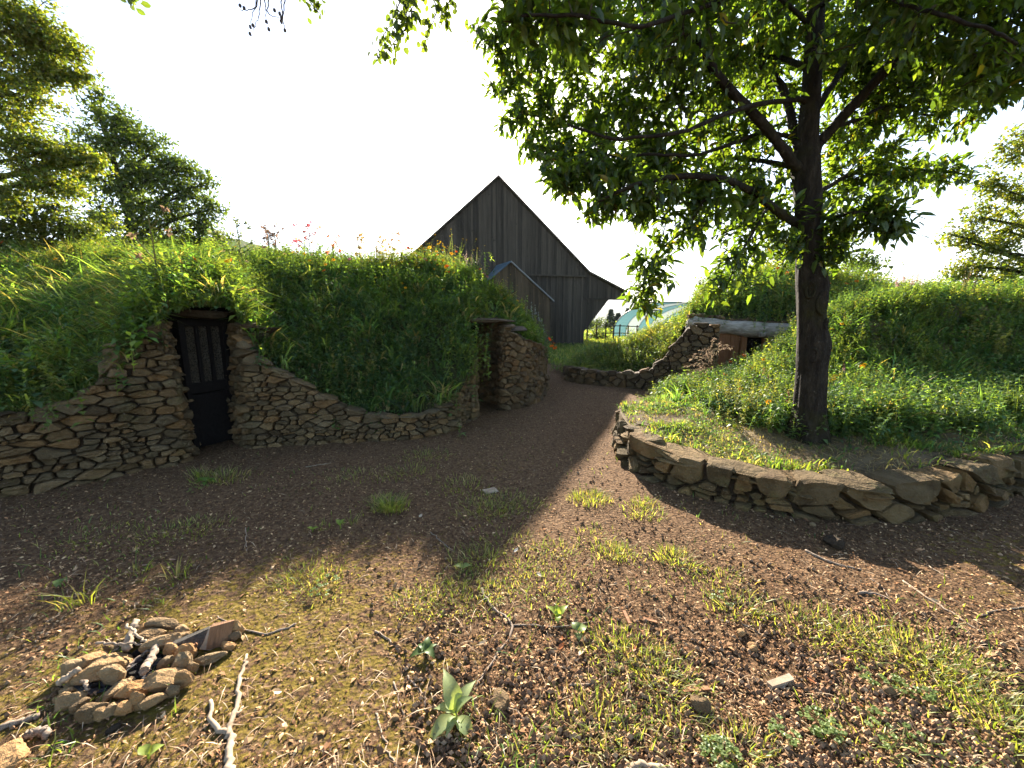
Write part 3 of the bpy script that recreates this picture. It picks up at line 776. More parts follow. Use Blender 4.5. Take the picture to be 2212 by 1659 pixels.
# ------------------------------------------------------------------ plants: blades, herbs, leaves
def nz(v): return v / (np.linalg.norm(v, axis=-1, keepdims=True) + 1e-9)
def blades(P, H, W, azm, lean, droop, col, tipcol=None, lev=(0, .38, .72, 1.0)):
    n = len(P); t = np.array(lev)
    d = np.stack([np.cos(azm), np.sin(azm), 0 * azm], 1)
    tw = azm + rng.normal(0, .6, n) + math.pi / 2
    s = np.stack([np.cos(tw), np.sin(tw), 0 * tw], 1)
    hz = (t[None] - droop[:, None] * t[None]**2.6) * H[:, None]
    hx = (lean[:, None] * t[None]**1.7 + .25 * droop[:, None] * t[None]**2) * H[:, None]
    C = P[:, None] + d[:, None] * hx[..., None]; C[..., 2] += hz
    w = W[:, None] * (1 - t[None]**2.2) * (.65 + .7 * np.minimum(t * 3, 1))[None] * .5
    k = len(t)
    V = np.zeros((n, 2 * k - 1, 3)); 
    for a in range(k - 1):
        V[:, 2*a] = C[:, a] - s * w[:, a:a+1]; V[:, 2*a+1] = C[:, a] + s * w[:, a:a+1]
    V[:, -1] = C[:, -1]
    T = []
    for a in range(k - 2): T += [(2*a, 2*a+1, 2*a+3), (2*a, 2*a+3, 2*a+2)]
    T.append((2*k-4, 2*k-3, 2*k-2)); T = np.array(T)
    TT = (T[None] + (np.arange(n) * (2*k-1))[:, None, None]).reshape(-1, 3)
    CC = np.repeat(col[:, None], 2*k-1, 1)
    if tipcol is not None: CC[:, -1] = tipcol; CC[:, -3:-1] = CC[:, -3:-1] * .6 + tipcol[:, None] * .4
    return V.reshape(-1, 3), TT, CC.reshape(-1, 3)
def leaf4(P, D, U, L, W, col):
    """diamond leaves: base P, direction D, up-ish U"""
    n = len(P); S = nz(np.cross(D, U)); N = nz(np.cross(S, D))
    m = P + D * (L * .45)[:, None] + N * (L * .05)[:, None]
    V = np.stack([P, m - S * (W * .5)[:, None] + N * (W * .1)[:, None], m + S * (W * .5)[:, None] + N * (W * .1)[:, None], P + D * L[:, None] - N * (L * .10)[:, None]], 1)
    T = np.array([(0, 2, 1), (1, 2, 3)]); TT = (T[None] + (np.arange(n) * 4)[:, None, None]).reshape(-1, 3)
    return V.reshape(-1, 3), TT, np.repeat(col[:, None], 4, 1).reshape(-1, 3)
def leaf6(P, D, U, L, W, col, curl=.18):
    """longer leaves folded on the midrib and drooping at the tip"""
    n = len(P); S = nz(np.cross(D, U)); N = nz(np.cross(S, D)); l = L[:, None]; w = W[:, None]
    c1 = P + D * l * .33 + N * l * .03; c2 = P + D * l * .68 - N * l * curl * .3; tip = P + D * l * .98 - N * l * curl
    V = np.stack([P, c1 - S*w*.46 + N*w*.12, c1, c1 + S*w*.46 + N*w*.12, c2 - S*w*.42 + N*w*.10, c2, c2 + S*w*.42 + N*w*.10, tip], 1)
    T = np.array([(0,2,1),(0,3,2),(1,2,5),(1,5,4),(2,3,6),(2,6,5),(4,5,7),(5,6,7)])
    TT = (T[None] + (np.arange(n) * 8)[:, None, None]).reshape(-1, 3)
    return V.reshape(-1, 3), TT, np.repeat(col[:, None], 8, 1).reshape(-1, 3)
def mixcol(n, cols, var=.25):
    cols = np.array(cols); k = rng.integers(0, len(cols), n); c = cols[k]
    f = np.exp(rng.normal(0, var, n)); return np.clip(c * f[:, None], 0, .9)
GREEN = [(0.078, 0.144, 0.034), (0.100, 0.164, 0.039), (0.064, 0.126, 0.044), (0.127, 0.169, 0.047), (0.085, 0.139, 0.054)]
GREEN_Y = [(0.142, 0.189, 0.039), (0.185, 0.214, 0.054), (0.113, 0.164, 0.039), (0.213, 0.214, 0.078)]
HERB = [(0.071, 0.144, 0.039), (0.106, 0.176, 0.047), (0.064, 0.113, 0.047), (0.127, 0.189, 0.047)]
STRAW = [(.30, .25, .12), (.24, .20, .09), (.36, .30, .17)]
def grass_on(acc, P, N, hmin, hmax, wid, cols, down=.5, straw=.06, drp=(.0, .45)):
    n = len(P); H = rng.uniform(hmin, hmax, n) * rng.choice([.6, 1, 1, 1.25], n)
    dh = np.arctan2(N[:, 1], N[:, 0]); azm = np.where(rng.random(n) < down, dh + rng.normal(0, .7, n), rng.uniform(0, 6.283, n))
    col = mixcol(n, cols); st = rng.random(n) < straw; col[st] = mixcol(st.sum(), STRAW)
    tip = col * np.array([1.2, 1.1, .9])
    acc.add(*blades(P, H, wid * rng.uniform(.6, 1.4, n), azm, rng.uniform(.05, .7, n), rng.uniform(*drp, n), col, tip))
def herbs_on(acc, P, N, hmin, hmax, leaf, cols, nl=12, narrow=.45, flower=None):
    n = len(P); H = rng.uniform(hmin, hmax, n)
    azm = np.arctan2(N[:, 1], N[:, 0]) + rng.normal(0, 1.2, n); ln = rng.uniform(0, .45, n)
    d = np.stack([np.cos(azm), np.sin(azm), 0 * azm], 1); col = mixcol(n, cols)
    acc.add(*blades(P, H, np.full(n, .006), azm, ln, ln * 0, col * .8, None, (0, .5, 1.0)))
    for k in range(nl):
        t = .12 + .88 * (k + rng.random(n)) / nl
        Q = P + d * (ln * t**1.7 * H)[:, None]; Q[:, 2] += t * H
        a = k * 2.4 + rng.uniform(0, 6.28, n) * .15 + azm; el = rng.uniform(-.5, .7, n)
        D = np.stack([np.cos(a) * np.cos(el), np.sin(a) * np.cos(el), np.sin(el)], 1)
        L = leaf * rng.uniform(.6, 1.35, n) * (1.15 - .6 * t)
        acc.add(*leaf4(Q, D, np.tile([0, 0, 1.0], (n, 1)), L, L * narrow, col * rng.uniform(.85, 1.15, (n, 1))))
    if flower is not None:
        Q = P + d * (ln * H)[:, None]; Q[:, 2] += H
        for k in range(5):
            a = k * 1.257 + rng.random(n)
            D = np.stack([np.cos(a), np.sin(a), np.full(n, .3)], 1)
            acc.add(*leaf4(Q, nz(D), np.tile([0, 0, 1.0], (n, 1)), np.full(n, .016), np.full(n, .014), np.tile(flower, (n, 1)) * rng.uniform(.7, 1.2, (n, 1))))

def patchy(s, lo=.25): return lambda G: lo + np.clip((fbm(G[..., 0] * .9, G[..., 1] * .9, s, 3) - .3) * 3, 0, 1.5)
def near(G): return 1 / (G[..., 0]**2 + G[..., 1]**2 + 6)
def tussocks(acc, surf, nT, per, hr, wid, cols, wfun, spread=.07, down=.45, straw=.06, drp=(.1, .7), hn=(61, .8)):
    """grass in tufts: each tuft has its own height, colour and lean"""
    C, N, ua, vb = surf.scatter(nT, wfun); k = rng.poisson(per, nT).clip(3); ix = np.repeat(np.arange(nT), k); n = len(ix)
    hh = rng.uniform(hr[0], hr[1], nT) * (.45 + 1.25 * np.clip((fbm(C[:, 0] * hn[1], C[:, 1] * hn[1], hn[0], 3) - .2) * 2.0, 0, 1.3))
    ct = mixcol(nT, cols, .38); q = np.clip((fbm(C[:, 0] * .7 + 5, C[:, 1] * .7, hn[0] + 9, 3) - .3) * 2.5, 0, 1)[:, None]
    ct = ct * (1 - q) + ct * np.array([.82, 1.0, 1.5]) * q; st = rng.random(nT) < straw; ct[st] = mixcol(st.sum(), STRAW)
    a = rng.uniform(0, 6.283, n); rr = np.abs(rng.normal(0, spread, n)); P = C[ix].copy(); P[:, 0] += rr * np.cos(a); P[:, 1] += rr * np.sin(a)
    nn = N[ix]; P[:, 2] -= (nn[:, 0] * rr * np.cos(a) + nn[:, 1] * rr * np.sin(a)) / np.maximum(nn[:, 2], .3); P[:, 2] -= .01
    ox = np.cos(a) * .8 + nn[:, 0] * down * 2.2 + (rng.normal(0, .5, nT))[ix]; oy = np.sin(a) * .8 + nn[:, 1] * down * 2.2 + (rng.normal(0, .5, nT))[ix]
    H = hh[ix] * rng.uniform(.45, 1.15, n); col = ct[ix] * np.exp(rng.normal(0, .14, n))[:, None]; s2 = rng.random(n) < .03; col[s2] = mixcol(s2.sum(), STRAW)
    acc.add(*blades(P, H, wid * rng.uniform(.5, 1.4, n), np.arctan2(oy, ox), rng.uniform(.15, .9, n), rng.uniform(*drp, n), np.clip(col, 0, .8), np.clip(col * np.array([1.2, 1.1, .9]), 0, .9)))
def herb_patches(acc, surf, nP, per, hr, leaf, cols, wfun, spread=.22, nl=12, narrow=.45, flower=None):
    C, N, ua, vb = surf.scatter(nP, wfun); k = rng.poisson(per, nP).clip(2); ix = np.repeat(np.arange(nP), k); n = len(ix)
    off = rng.normal(0, spread, (n, 2)); P = C[ix].copy(); P[:, :2] += off; nn = N[ix]
    P[:, 2] -= (nn[:, 0] * off[:, 0] + nn[:, 1] * off[:, 1]) / np.maximum(nn[:, 2], .35)
    for c in range(len(cols)):
        m = (ix % len(cols)) == c
        if m.any():
            sc = rng.uniform(.7, 1.25)
            herbs_on(acc, P[m], nn[m], hr[0] * sc, hr[1] * sc, leaf * rng.uniform(.7, 1.3), [cols[c]], nl, narrow, flower)
def inx(G): return (np.abs(G[..., 0]) < 1.5 * G[..., 1] + 1)
def band(surf, lo, hi):
    j = np.arange(surf.nv - 1) / (surf.nv - 1); m = ((j >= lo) & (j <= hi)).astype(float)
    return lambda G: np.broadcast_to(m[None, :], G.shape[:2])
def bare(G, s, lo=.30): return (fbm(G[..., 0] * 1.5 + 2, G[..., 1] * 1.5, s, 3) > lo).astype(float) * .97 + .03
HCOL = HERB + [(.09, .15, .05), (.06, .12, .06), (.12, .17, .04), (.05, .09, .03)]
# left mound -----------------------------------------------------------------
acc = Acc(); bw = band(left_surf, .0, .80)
tussocks(acc, left_surf, 3000, 12, (.16, .42), .022, GREEN, lambda G: near(G) * bw(G) * inx(G) * bare(G, 3, .36), .06, .28, .09, (.25, .95))
tussocks(acc, left_surf, 1100, 18, (.26, .52), .020, GREEN_Y + GREEN[:2], lambda G: near(G) * bw(G) * (G[..., 0] < -3.2) * inx(G) * bare(G, 8, .36), .07, .25, .05, (.25, .95))
bt = band(left_surf, .0, .06)      # fringe hanging over the wall tops
P, N, ua, vb = left_surf.scatter(3600, lambda G: near(G) * bt(G) * (.15 + (fbm(G[..., 0] * 2, G[..., 1] * 2, 17, 2) > .42)))
grass_on(acc, P, N, .1, .3, .009, GREEN, .95, .08, (.3, .9))
bc = band(left_surf, .54, .80)     # longer, drier growth along the crest
tussocks(acc, left_surf, 800, 8, (.15, .42), .014, GREEN_Y + STRAW[:1], lambda G: bc(G) * near(G) * inx(G), .09, .15, .2, (0, .45))
herb_patches(acc, left_surf, 560, 11, (.14, .42), .095, HCOL, lambda G: near(G) * bw(G) * inx(G))
herb_patches(acc, left_surf, 110, 12, (.2, .4), .11, HCOL[:3] + [(.14, .20, .05)], lambda G: near(G) * bw(G) * inx(G), .15, 9, .5)
herb_patches(acc, left_surf, 150, 12, (.2, .48), .05, HCOL + GREEN_Y, lambda G: bc(G) * near(G) * inx(G), .25, 13, .35)
herb_patches(acc, left_surf, 55, 7, (.35, .7), .075, [(.12, .15, .05), (.09, .13, .04), (.16, .17, .07)], lambda G: bc(G) * near(G) * inx(G), .2, 9, .3)
herb_patches(acc, left_surf, 26, 9, (.3, .6), .04, [(.12, .15, .05)], lambda G: bc(G) * near(G) * inx(G) * (G[..., 0] > -3.5), .25, 9, .35, (.55, .35, .02))
herb_patches(acc, left_surf, 60, 24, (.28, .55), .10, HCOL + GREEN_Y, lambda G: near(G) * bw(G) * inx(G), .15, 13, .45)
lg = acc.build("grass", M['grass']); tag(lg, "long mixed grass and herbs covering the mound on the left", "grass", kind="stuff")
# right terrace and bank --------------------------------------------------------
acc = Acc()
br1 = band(right_surf, .015, .22)
def offtrunk(G): return ((G[..., 0] - 3.1)**2 + (G[..., 1] - 3.75)**2 > .30 + .25 * fbm(G[..., 0] * 3, G[..., 1] * 3, 4, 2)).astype(float) * .93 + .07
tussocks(acc, right_surf, 1700, 11, (.05, .13), .010, GREEN_Y[:3] + GREEN, lambda G: near(G) * np.maximum(br1(G), (G[..., 0] < 2.75) * band(right_surf, .01, .55)(G)) * bare(G, 14, .36) * offtrunk(G), .06, .2, .05)
br2 = band(right_surf, .2, .85)
tussocks(acc, right_surf, 1900, 12, (.14, .36), .019, GREEN + GREEN_Y[:1], lambda G: near(G) * br2(G) * bare(G, 15, .34) * (.04 + (G[..., 0] > 2.75)), .06, .5, .05)
herb_patches(acc, right_surf, 620, 12, (.16, .40), .085, HCOL + GREEN_Y, lambda G: near(G) * br2(G) * (G[..., 0] > 2.9), .2, 13)
herb_patches(acc, right_surf, 150, 12, (.2, .38), .075, GREEN_Y + HERB, lambda G: br2(G) * near(G) * (G[..., 0] < 4.6) * (G[..., 0] > 2.75), .16, 14, .5)
P, N, ua, vb = right_surf.scatter(1100, lambda G: near(G) * br1(G))   # dry straw round the trunk
grass_on(acc, P, N, .04, .13, .005, [(.2, .16, .08), (.16, .13, .06)], .3, .5, (.5, .95))
n = 5200; P, N, ua, vb = right_surf.scatter(n, lambda G: near(G) * band(right_surf, .0, .26)(G)); a = rng.uniform(0, 6.28, n); L = rng.uniform(.05, .16, n)
D = np.stack([np.cos(a), np.sin(a), 0 * a], 1); D = nz(D - N * np.sum(D * N, 1)[:, None] + N * rng.normal(.03, .08, n)[:, None])
acc.add(*leaf4(P + N * .012, D, N, L, np.full(n, .006), mixcol(n, [(.30, .23, .12), (.20, .15, .08), (.12, .085, .05)], .25)))
P, N, ua, vb = right_surf.scatter(700, lambda G: near(G) * band(right_surf, .0, .05)(G) * (.1 + (fbm(G[..., 0] * 2.2, G[..., 1] * 2.2, 33, 2) > .45))); N[:, 1] -= .6
grass_on(acc, P, N, .07, .2, .010, GREEN_Y + GREEN, .8, .12, (.3, .9))
herb_patches(acc, right_surf, 46, 26, (.28, .5), .09, HCOL + GREEN_Y, lambda G: near(G) * br2(G) * (G[..., 0] > 3.1), .14, 13, .5)
rg = acc.build("grass", M['grass']); tag(rg, "grass and leafy herbs on the terrace and bank round the chestnut", "grass", kind="stuff")
# right house mound --------------------------------------------------------------
acc = Acc(); bh = band(house_surf, .0, .78)
tussocks(acc, house_surf, 1900, 11, (.15, .42), .024, GREEN + GREEN_Y, lambda G: near(G) * bh(G) * bare(G, 25, .34), .08, .25, .1, (.2, .9))
herb_patches(acc, house_surf, 380, 11, (.2, .5), .095, HCOL + GREEN_Y, lambda G: near(G) * bh(G), .28, 11)
herb_patches(acc, house_surf, 230, 14, (.12, .32), .08, GREEN_Y, lambda G: near(G) * bh(G) * (G[..., 0] < 4.6) * (G[..., 1] < 13), .25, 11)
herb_patches(acc, house_surf, 40, 24, (.3, .6), .11, HCOL + GREEN_Y, lambda G: near(G) * bh(G) * (G[..., 0] > 5), .2, 12, .45)
hg = acc.build("grass", M['grass']); tag(hg, "tall grass and herbs over the turf roof behind the log", "grass", kind="stuff")

# courtyard grass and weeds ------------------------------------------------------
acc = Acc()
PATCH = [(845,1100,.10,260,.13),(480,1035,.22,160,.10),(440,1030,.1,60,.14),(780,1030,.3,160,.06),(880,1020,.25,150,.07),(920,985,.25,200,.06),(1000,1050,.25,220,.06),(1100,1085,.25,320,.06),(1050,1100,.25,260,.06),
  (1275,1080,.14,260,.09),(1390,1110,.13,140,.07),(1390,1090,.1,90,.07),(1030,1210,.14,130,.08),(1180,1260,.2,160,.06),(1090,1170,.2,120,.06),(660,1245,.2,200,.05),(690,1270,.18,150,.05),(950,1295,.18,180,.06),(900,1300,.12,100,.06),(1000,1310,.15,120,.05),
  (1080,1280,.13,110,.06),(1200,1190,.12,100,.06),(1320,1195,.10,130,.07),(1455,1205,.11,160,.08),(1350,1200,.1,80,.06),(1590,1310,.13,150,.08),(1560,1250,.15,120,.05),(1290,1160,.15,100,.05),
  (1390,1440,.2,420,.06),(1330,1400,.14,180,.06),(1440,1480,.14,220,.06),(1290,1560,.15,170,.06),(1250,1600,.15,170,.06),(1350,1600,.14,140,.06),(1480,1590,.12,120,.06),(1990,1425,.22,520,.07),(2080,1480,.2,300,.06),(2150,1560,.17,420,.07),(1900,1400,.2,200,.05),
  (1780,1370,.16,200,.07),(1720,1340,.16,150,.06),(1840,1370,.15,150,.06),(1600,1620,.1,150,.07),(1980,1560,.2,120,.05),(1870,1600,.16,140,.06),(2200,1600,.15,160,.07),(200,1160,.25,160,.05),(350,1155,.22,160,.05),(430,1140,.2,120,.05),
  (180,1300,.05,22,.20),(150,1310,.05,16,.13),(385,1245,.04,18,.15),(1000,1250,.12,80,.06),(1130,1230,.12,80,.05),(700,1140,.06,20,.06),(760,1130,.05,20,.09),(300,1235,.04,12,.12),(820,1085,.1,80,.08)]
for (u, v, r, n, h) in PATCH:
    c = gp(u, v); n = int(n * (1.3 if v < 1300 else 1.0)); h *= .85; rr = r * np.sqrt(rng.random(n)) * (.6 + .8 * rng.random(n)); a = rng.uniform(0, 6.283, n)
    P = np.stack([c[0] + rr * np.cos(a) * 1.25, c[1] + rr * np.sin(a), 0 * rr], 1); P[:, 2] = gfine(P[:, 0], P[:, 1]) - .005
    H = h * rng.uniform(.5, 1.35, n); col = mixcol(n, GREEN_Y + [(.16, .20, .05)]); st = rng.random(n) < .2; col[st] = mixcol(st.sum(), STRAW)
    acc.add(*blades(P, H, .0031 * rng.uniform(.6, 1.5, n) * (1 + h * 3), a + rng.normal(0, .7, n), rng.uniform(.2, 1.1, n), rng.uniform(0, .5, n), col))
n = 5000                           # stray blades everywhere
y = 1.0 / rng.uniform(1 / 9.0, 1 / 1.0, n); x = rng.uniform(-1.35, 1.35, n) * (y + .1)
k = fbm(x * 1.3, y * 1.3, 91, 3) > .5; x, y = x[k], y[k]; n = len(x)
P = np.stack([x, y, gfine(x, y) - .004], 1)
acc.add(*blades(P, rng.uniform(.02, .075, n), np.full(n, .005), rng.uniform(0, 6.28, n), rng.uniform(.2, 1.2, n), rng.uniform(0, .4, n), mixcol(n, GREEN_Y + GREEN)))
# small clover-like weeds
for (u, v, r, n) in ((1760,1565,.06,22),(1690,1590,.05,16),(1940,1495,.06,16),(2010,1520,.05,12),(1560,1300,.06,14),(1800,1600,.06,20),(1870,1470,.05,10),(1560,1640,.07,40),(700,1275,.1,20),(1920,1590,.1,25),(430,1060,.1,12)):
    c = gp(u, v); a = rng.uniform(0, 6.28, n); rr = r * np.sqrt(rng.random(n))
    P = np.stack([c[0] + rr * np.cos(a), c[1] + rr * np.sin(a), 0 * a], 1); P[:, 2] = gfine(P[:, 0], P[:, 1]) + rng.uniform(.015, .05, n)
    col = mixcol(n, [(.11, .16, .045), (.14, .19, .06)], .15)
    for q in range(4):
        b = a + q * 1.57; D = np.stack([np.cos(b), np.sin(b), rng.uniform(-.1, .3, n)], 1)
        acc.add(*leaf4(P, nz(D), np.tile([0, 0, 1.0], (n, 1)), np.full(n, .014), np.full(n, .014), col))
cg = acc.build("grass", M['grass']); tag(cg, "thin grass tufts and small weeds scattered over the mulch courtyard", "grass", kind="stuff")
# meadow beyond the yard
acc = Acc()
n = 26000; y = 1 / rng.uniform(1 / 60., 1 / 12.5, n); x = rng.uniform(.02, .42, n) * y + rng.normal(0, .3, n)
k = (y > 13.5 + rng.normal(0, .8, n)) ; x, y = x[k], y[k]; n = len(x)
P = np.stack([x, y, g(x, y) - .01], 1)
col = mixcol(n, GREEN + GREEN_Y[:2] + STRAW[:1]); acc.add(*blades(P, rng.uniform(.08, .22, n) * (.6 + y / 40), .012 + y * .0008, rng.uniform(0, 6.28, n), rng.uniform(.1, .6, n), rng.uniform(0, .3, n), col, None, (0, .5, 1.)))
mg = acc.build("grass", M['grass']); tag(mg, "sunlit rough meadow grass beyond the barn corner", "grass", kind="stuff")

# ------------------------------------------------------------------ litter: bark chips, husks, straws
acc = Acc()
M['litter'] = foliage_mat("bark_chip", .0, 1.0, .0)
n = 120000
y = 1.0 / rng.uniform(1 / 9.0, 1 / .95, n); y = np.where(rng.random(n) < .3, rng.uniform(1, 9, n), y); x = rng.uniform(-1.38, 1.38, n) * (y + .15)
mm = moss_mask(x, y) + .35 * (fbm(x * 9, y * 9, 71, 2) - .4); k = rng.random(n) > sst(.44, .64, mm) * .78; x, y = x[k], y[k]; n = len(x)
L = rng.gamma(3, .0036, n) + .006; Wd = L * rng.uniform(.2, .6, n); a = rng.uniform(0, 6.28, n); el = rng.normal(0, .35, n)
P = np.stack([x, y, gfine(x, y) + rng.uniform(.0, .010, n)], 1)
D = np.stack([np.cos(a) * np.cos(el), np.sin(a) * np.cos(el), np.sin(el)], 1); U = nz(np.stack([rng.normal(0, .5, n), rng.normal(0, .5, n), np.ones(n)], 1))
col = np.array([1.04, 1.01, .84]) * mixcol(n, [(.09, .05, .032), (.16, .092, .058), (.23, .137, .088), (.32, .20, .13), (.075, .043, .029), (.20, .108, .068), (.42, .29, .19)], .3)
acc.add(*leaf4(P - D * (L * .5)[:, None], D, U, L, Wd, col))
n = 17000; y = 1.0 / rng.uniform(1 / 5.5, 1 / .95, n); x = rng.uniform(-1.38, 1.38, n) * (y + .15)
k = (moss_mask(x, y) < .62) & (rng.random(len(x)) < np.clip((fbm(x * 1.4 + 9, y * 1.4, 45, 3) - .30) * 3.2, 0, 1) * (.12 + .88 * sst(-1.1, -.2, x)) * (1 - .75 * sst(1.9, 3.2, y))); x, y = x[k], y[k]; n = len(x)
r = rng.uniform(.006, .0145, n); P = np.stack([x, y, gfine(x, y) + r * .7], 1)
O = np.array([(1,0,0),(0,1,0),(-1,0,0),(0,-1,0),(0,0,1),(0,0,-1)], float)
V = P[:, None] + O[None] * r[:, None, None] * rng.uniform(.75, 1.25, (n, 6, 1)); T = np.array([(0,1,4),(1,2,4),(2,3,4),(3,0,4),(1,0,5),(2,1,5),(3,2,5),(0,3,5)])
col = mixcol(n, [(.18, .11, .065), (.27, .18, .11), (.13, .08, .05)], .25)
acc.add(V.reshape(-1, 3), (T[None] + (np.arange(n) * 6)[:, None, None]).reshape(-1, 3), np.repeat(col[:, None], 6, 1).reshape(-1, 3))
n = 2600; y = 1.0 / rng.uniform(1 / 8.0, 1 / .95, n); x = rng.uniform(-1.38, 1.38, n) * (y + .15)       # straws and fine twigs
P = np.stack([x, y, gfine(x, y) + .008], 1); a = rng.uniform(0, 6.28, n); L = rng.uniform(.03, .14, n)
D = nz(np.stack([np.cos(a), np.sin(a), rng.normal(0, .08, n)], 1)); col = mixcol(n, [(.36, .26, .165), (.24, .16, .10), (.12, .08, .055), (.44, .34, .23)], .2)
acc.add(*leaf4(P, D, np.tile([0, 0, 1.0], (n, 1)), L, np.full(n, .003), col))
lt = acc.build("litter", M['litter']); tag(lt, "bark chips, husks and straws strewn over the courtyard", "mulch", kind="stuff")

# ------------------------------------------------------------------ trees
def grow(nodes, rads, targets, r0=.011, sides=3, acc=None, col=(.5, .5, .5), sag=.0):
    """join each target to the nearest wood already there, nearest first"""
    nodes = [np.asarray(nodes, float)]; arr = nodes[0]; buf = np.zeros((len(arr) + len(targets) * 3, 3)); buf[:len(arr)] = arr; n = len(arr)
    dist = np.array([np.min(np.linalg.norm(arr - t, axis=1)) for t in targets]); order = np.argsort(dist)
    dirs = np.zeros((len(targets), 3))
    for k in order:
        t = targets[k]; d = np.linalg.norm(buf[:n] - t, axis=1); q = int(np.argmin(d)); s = buf[q]; l = d[q]
        m = (s + t) / 2 + rng.normal(0, .07, 3) * l + np.array([0, 0, (.08 - sag) * l]); m2 = (m + t) / 2 + rng.normal(0, .03, 3) * l
        rr = min(r0, .004 + .012 * l)
        V, F = tube([s, m, m2, t], [rr, rr * .8, rr * .6, rr * .4], sides, False); acc.add(V, F, col)
        buf[n] = m; buf[n+1] = m2; buf[n+2] = t; n += 3; dirs[k] = (t - m) / (l + 1e-6)
    return nz(dirs)
def ball(c, r, n, flat=.8):
    d = rng.normal(size=(n, 3)); d = nz(d); rr = r * rng.random(n)**(1 / 2.2)
    p = d * rr[:, None]; p[:, 2] *= flat; return np.asarray(c) + p

# --- the chestnut
TY = 4.05
tree = empty("chestnut_tree", at(1748, 930, TY)); tag(tree, "big dark trunked chestnut tree spreading over the terrace", "tree")
def px2r(w, u, v, Yd):
    p = at(u, v, Yd); zc = p[1] * cP - (p[2] - EYE) * sP; return w * zc / FPX / 2
tk = [(1746,955,96),(1748,925,84),(1750,880,72),(1752,800,68),(1755,745,72),(1752,700,62),(1752,640,66),(1752,610,70),(1748,570,58),(1748,500,58),(1746,420,62),(1742,350,64),(1744,310,52),(1750,230,44),(1755,150,42),(1760,60,40),(1764,-40,38),(1768,-180,34),(1775,-400,28),(1780,-800,20)]
tp = np.array([at(u, v, TY) for u, v, w in tk]); tr_ = np.array([px2r(w * .82, u, v, TY) for u, v, w in tk])
tpc = catmull(tp, 90); trc = np.interp(np.linspace(0, len(tk)-1, 90), np.arange(len(tk)), tr_)
Vt, Ft = tube(tpc, trc, 28)
c0 = np.repeat(tpc, 28, 0); dv = Vt[:len(c0)] - c0; hgt = Vt[:len(c0), 2]; ang = np.arctan2(dv[:, 1], dv[:, 0])
f = 1 + .05 * np.sin(ang * 3 + hgt * 2.1) + .035 * np.sin(ang * 7 - hgt * 5) + .05 * (fbm(ang * 3 + 20, hgt * 7, 8, 3) - .45)
f += .16 * np.clip(1 - (hgt - tp[1][2] + .1) / .22, 0, 1) * (.5 + .5 * np.sin(ang * 5 + 1))     # root flare
for (vv, aa, amp, sp) in ((620, -.2, .22, .09), (748, .1, .24, .10), (770, -2.4, .12, .07), (600, -2.6, .14, .09), (640, -1.6, .08, .12), (330, .4, .2, .14)):
    zc = at(1750, vv, TY)[2]; da = (ang - aa + math.pi) % (2 * math.pi) - math.pi
    f += amp * np.exp(-((hgt - zc) / sp)**2 - (da / .6)**2)
Vt[:len(c0)] = c0 + dv * f[:, None]
link("trunk", bulkmesh("trunk", Vt, Ft, None, True), M['bark'], tree)
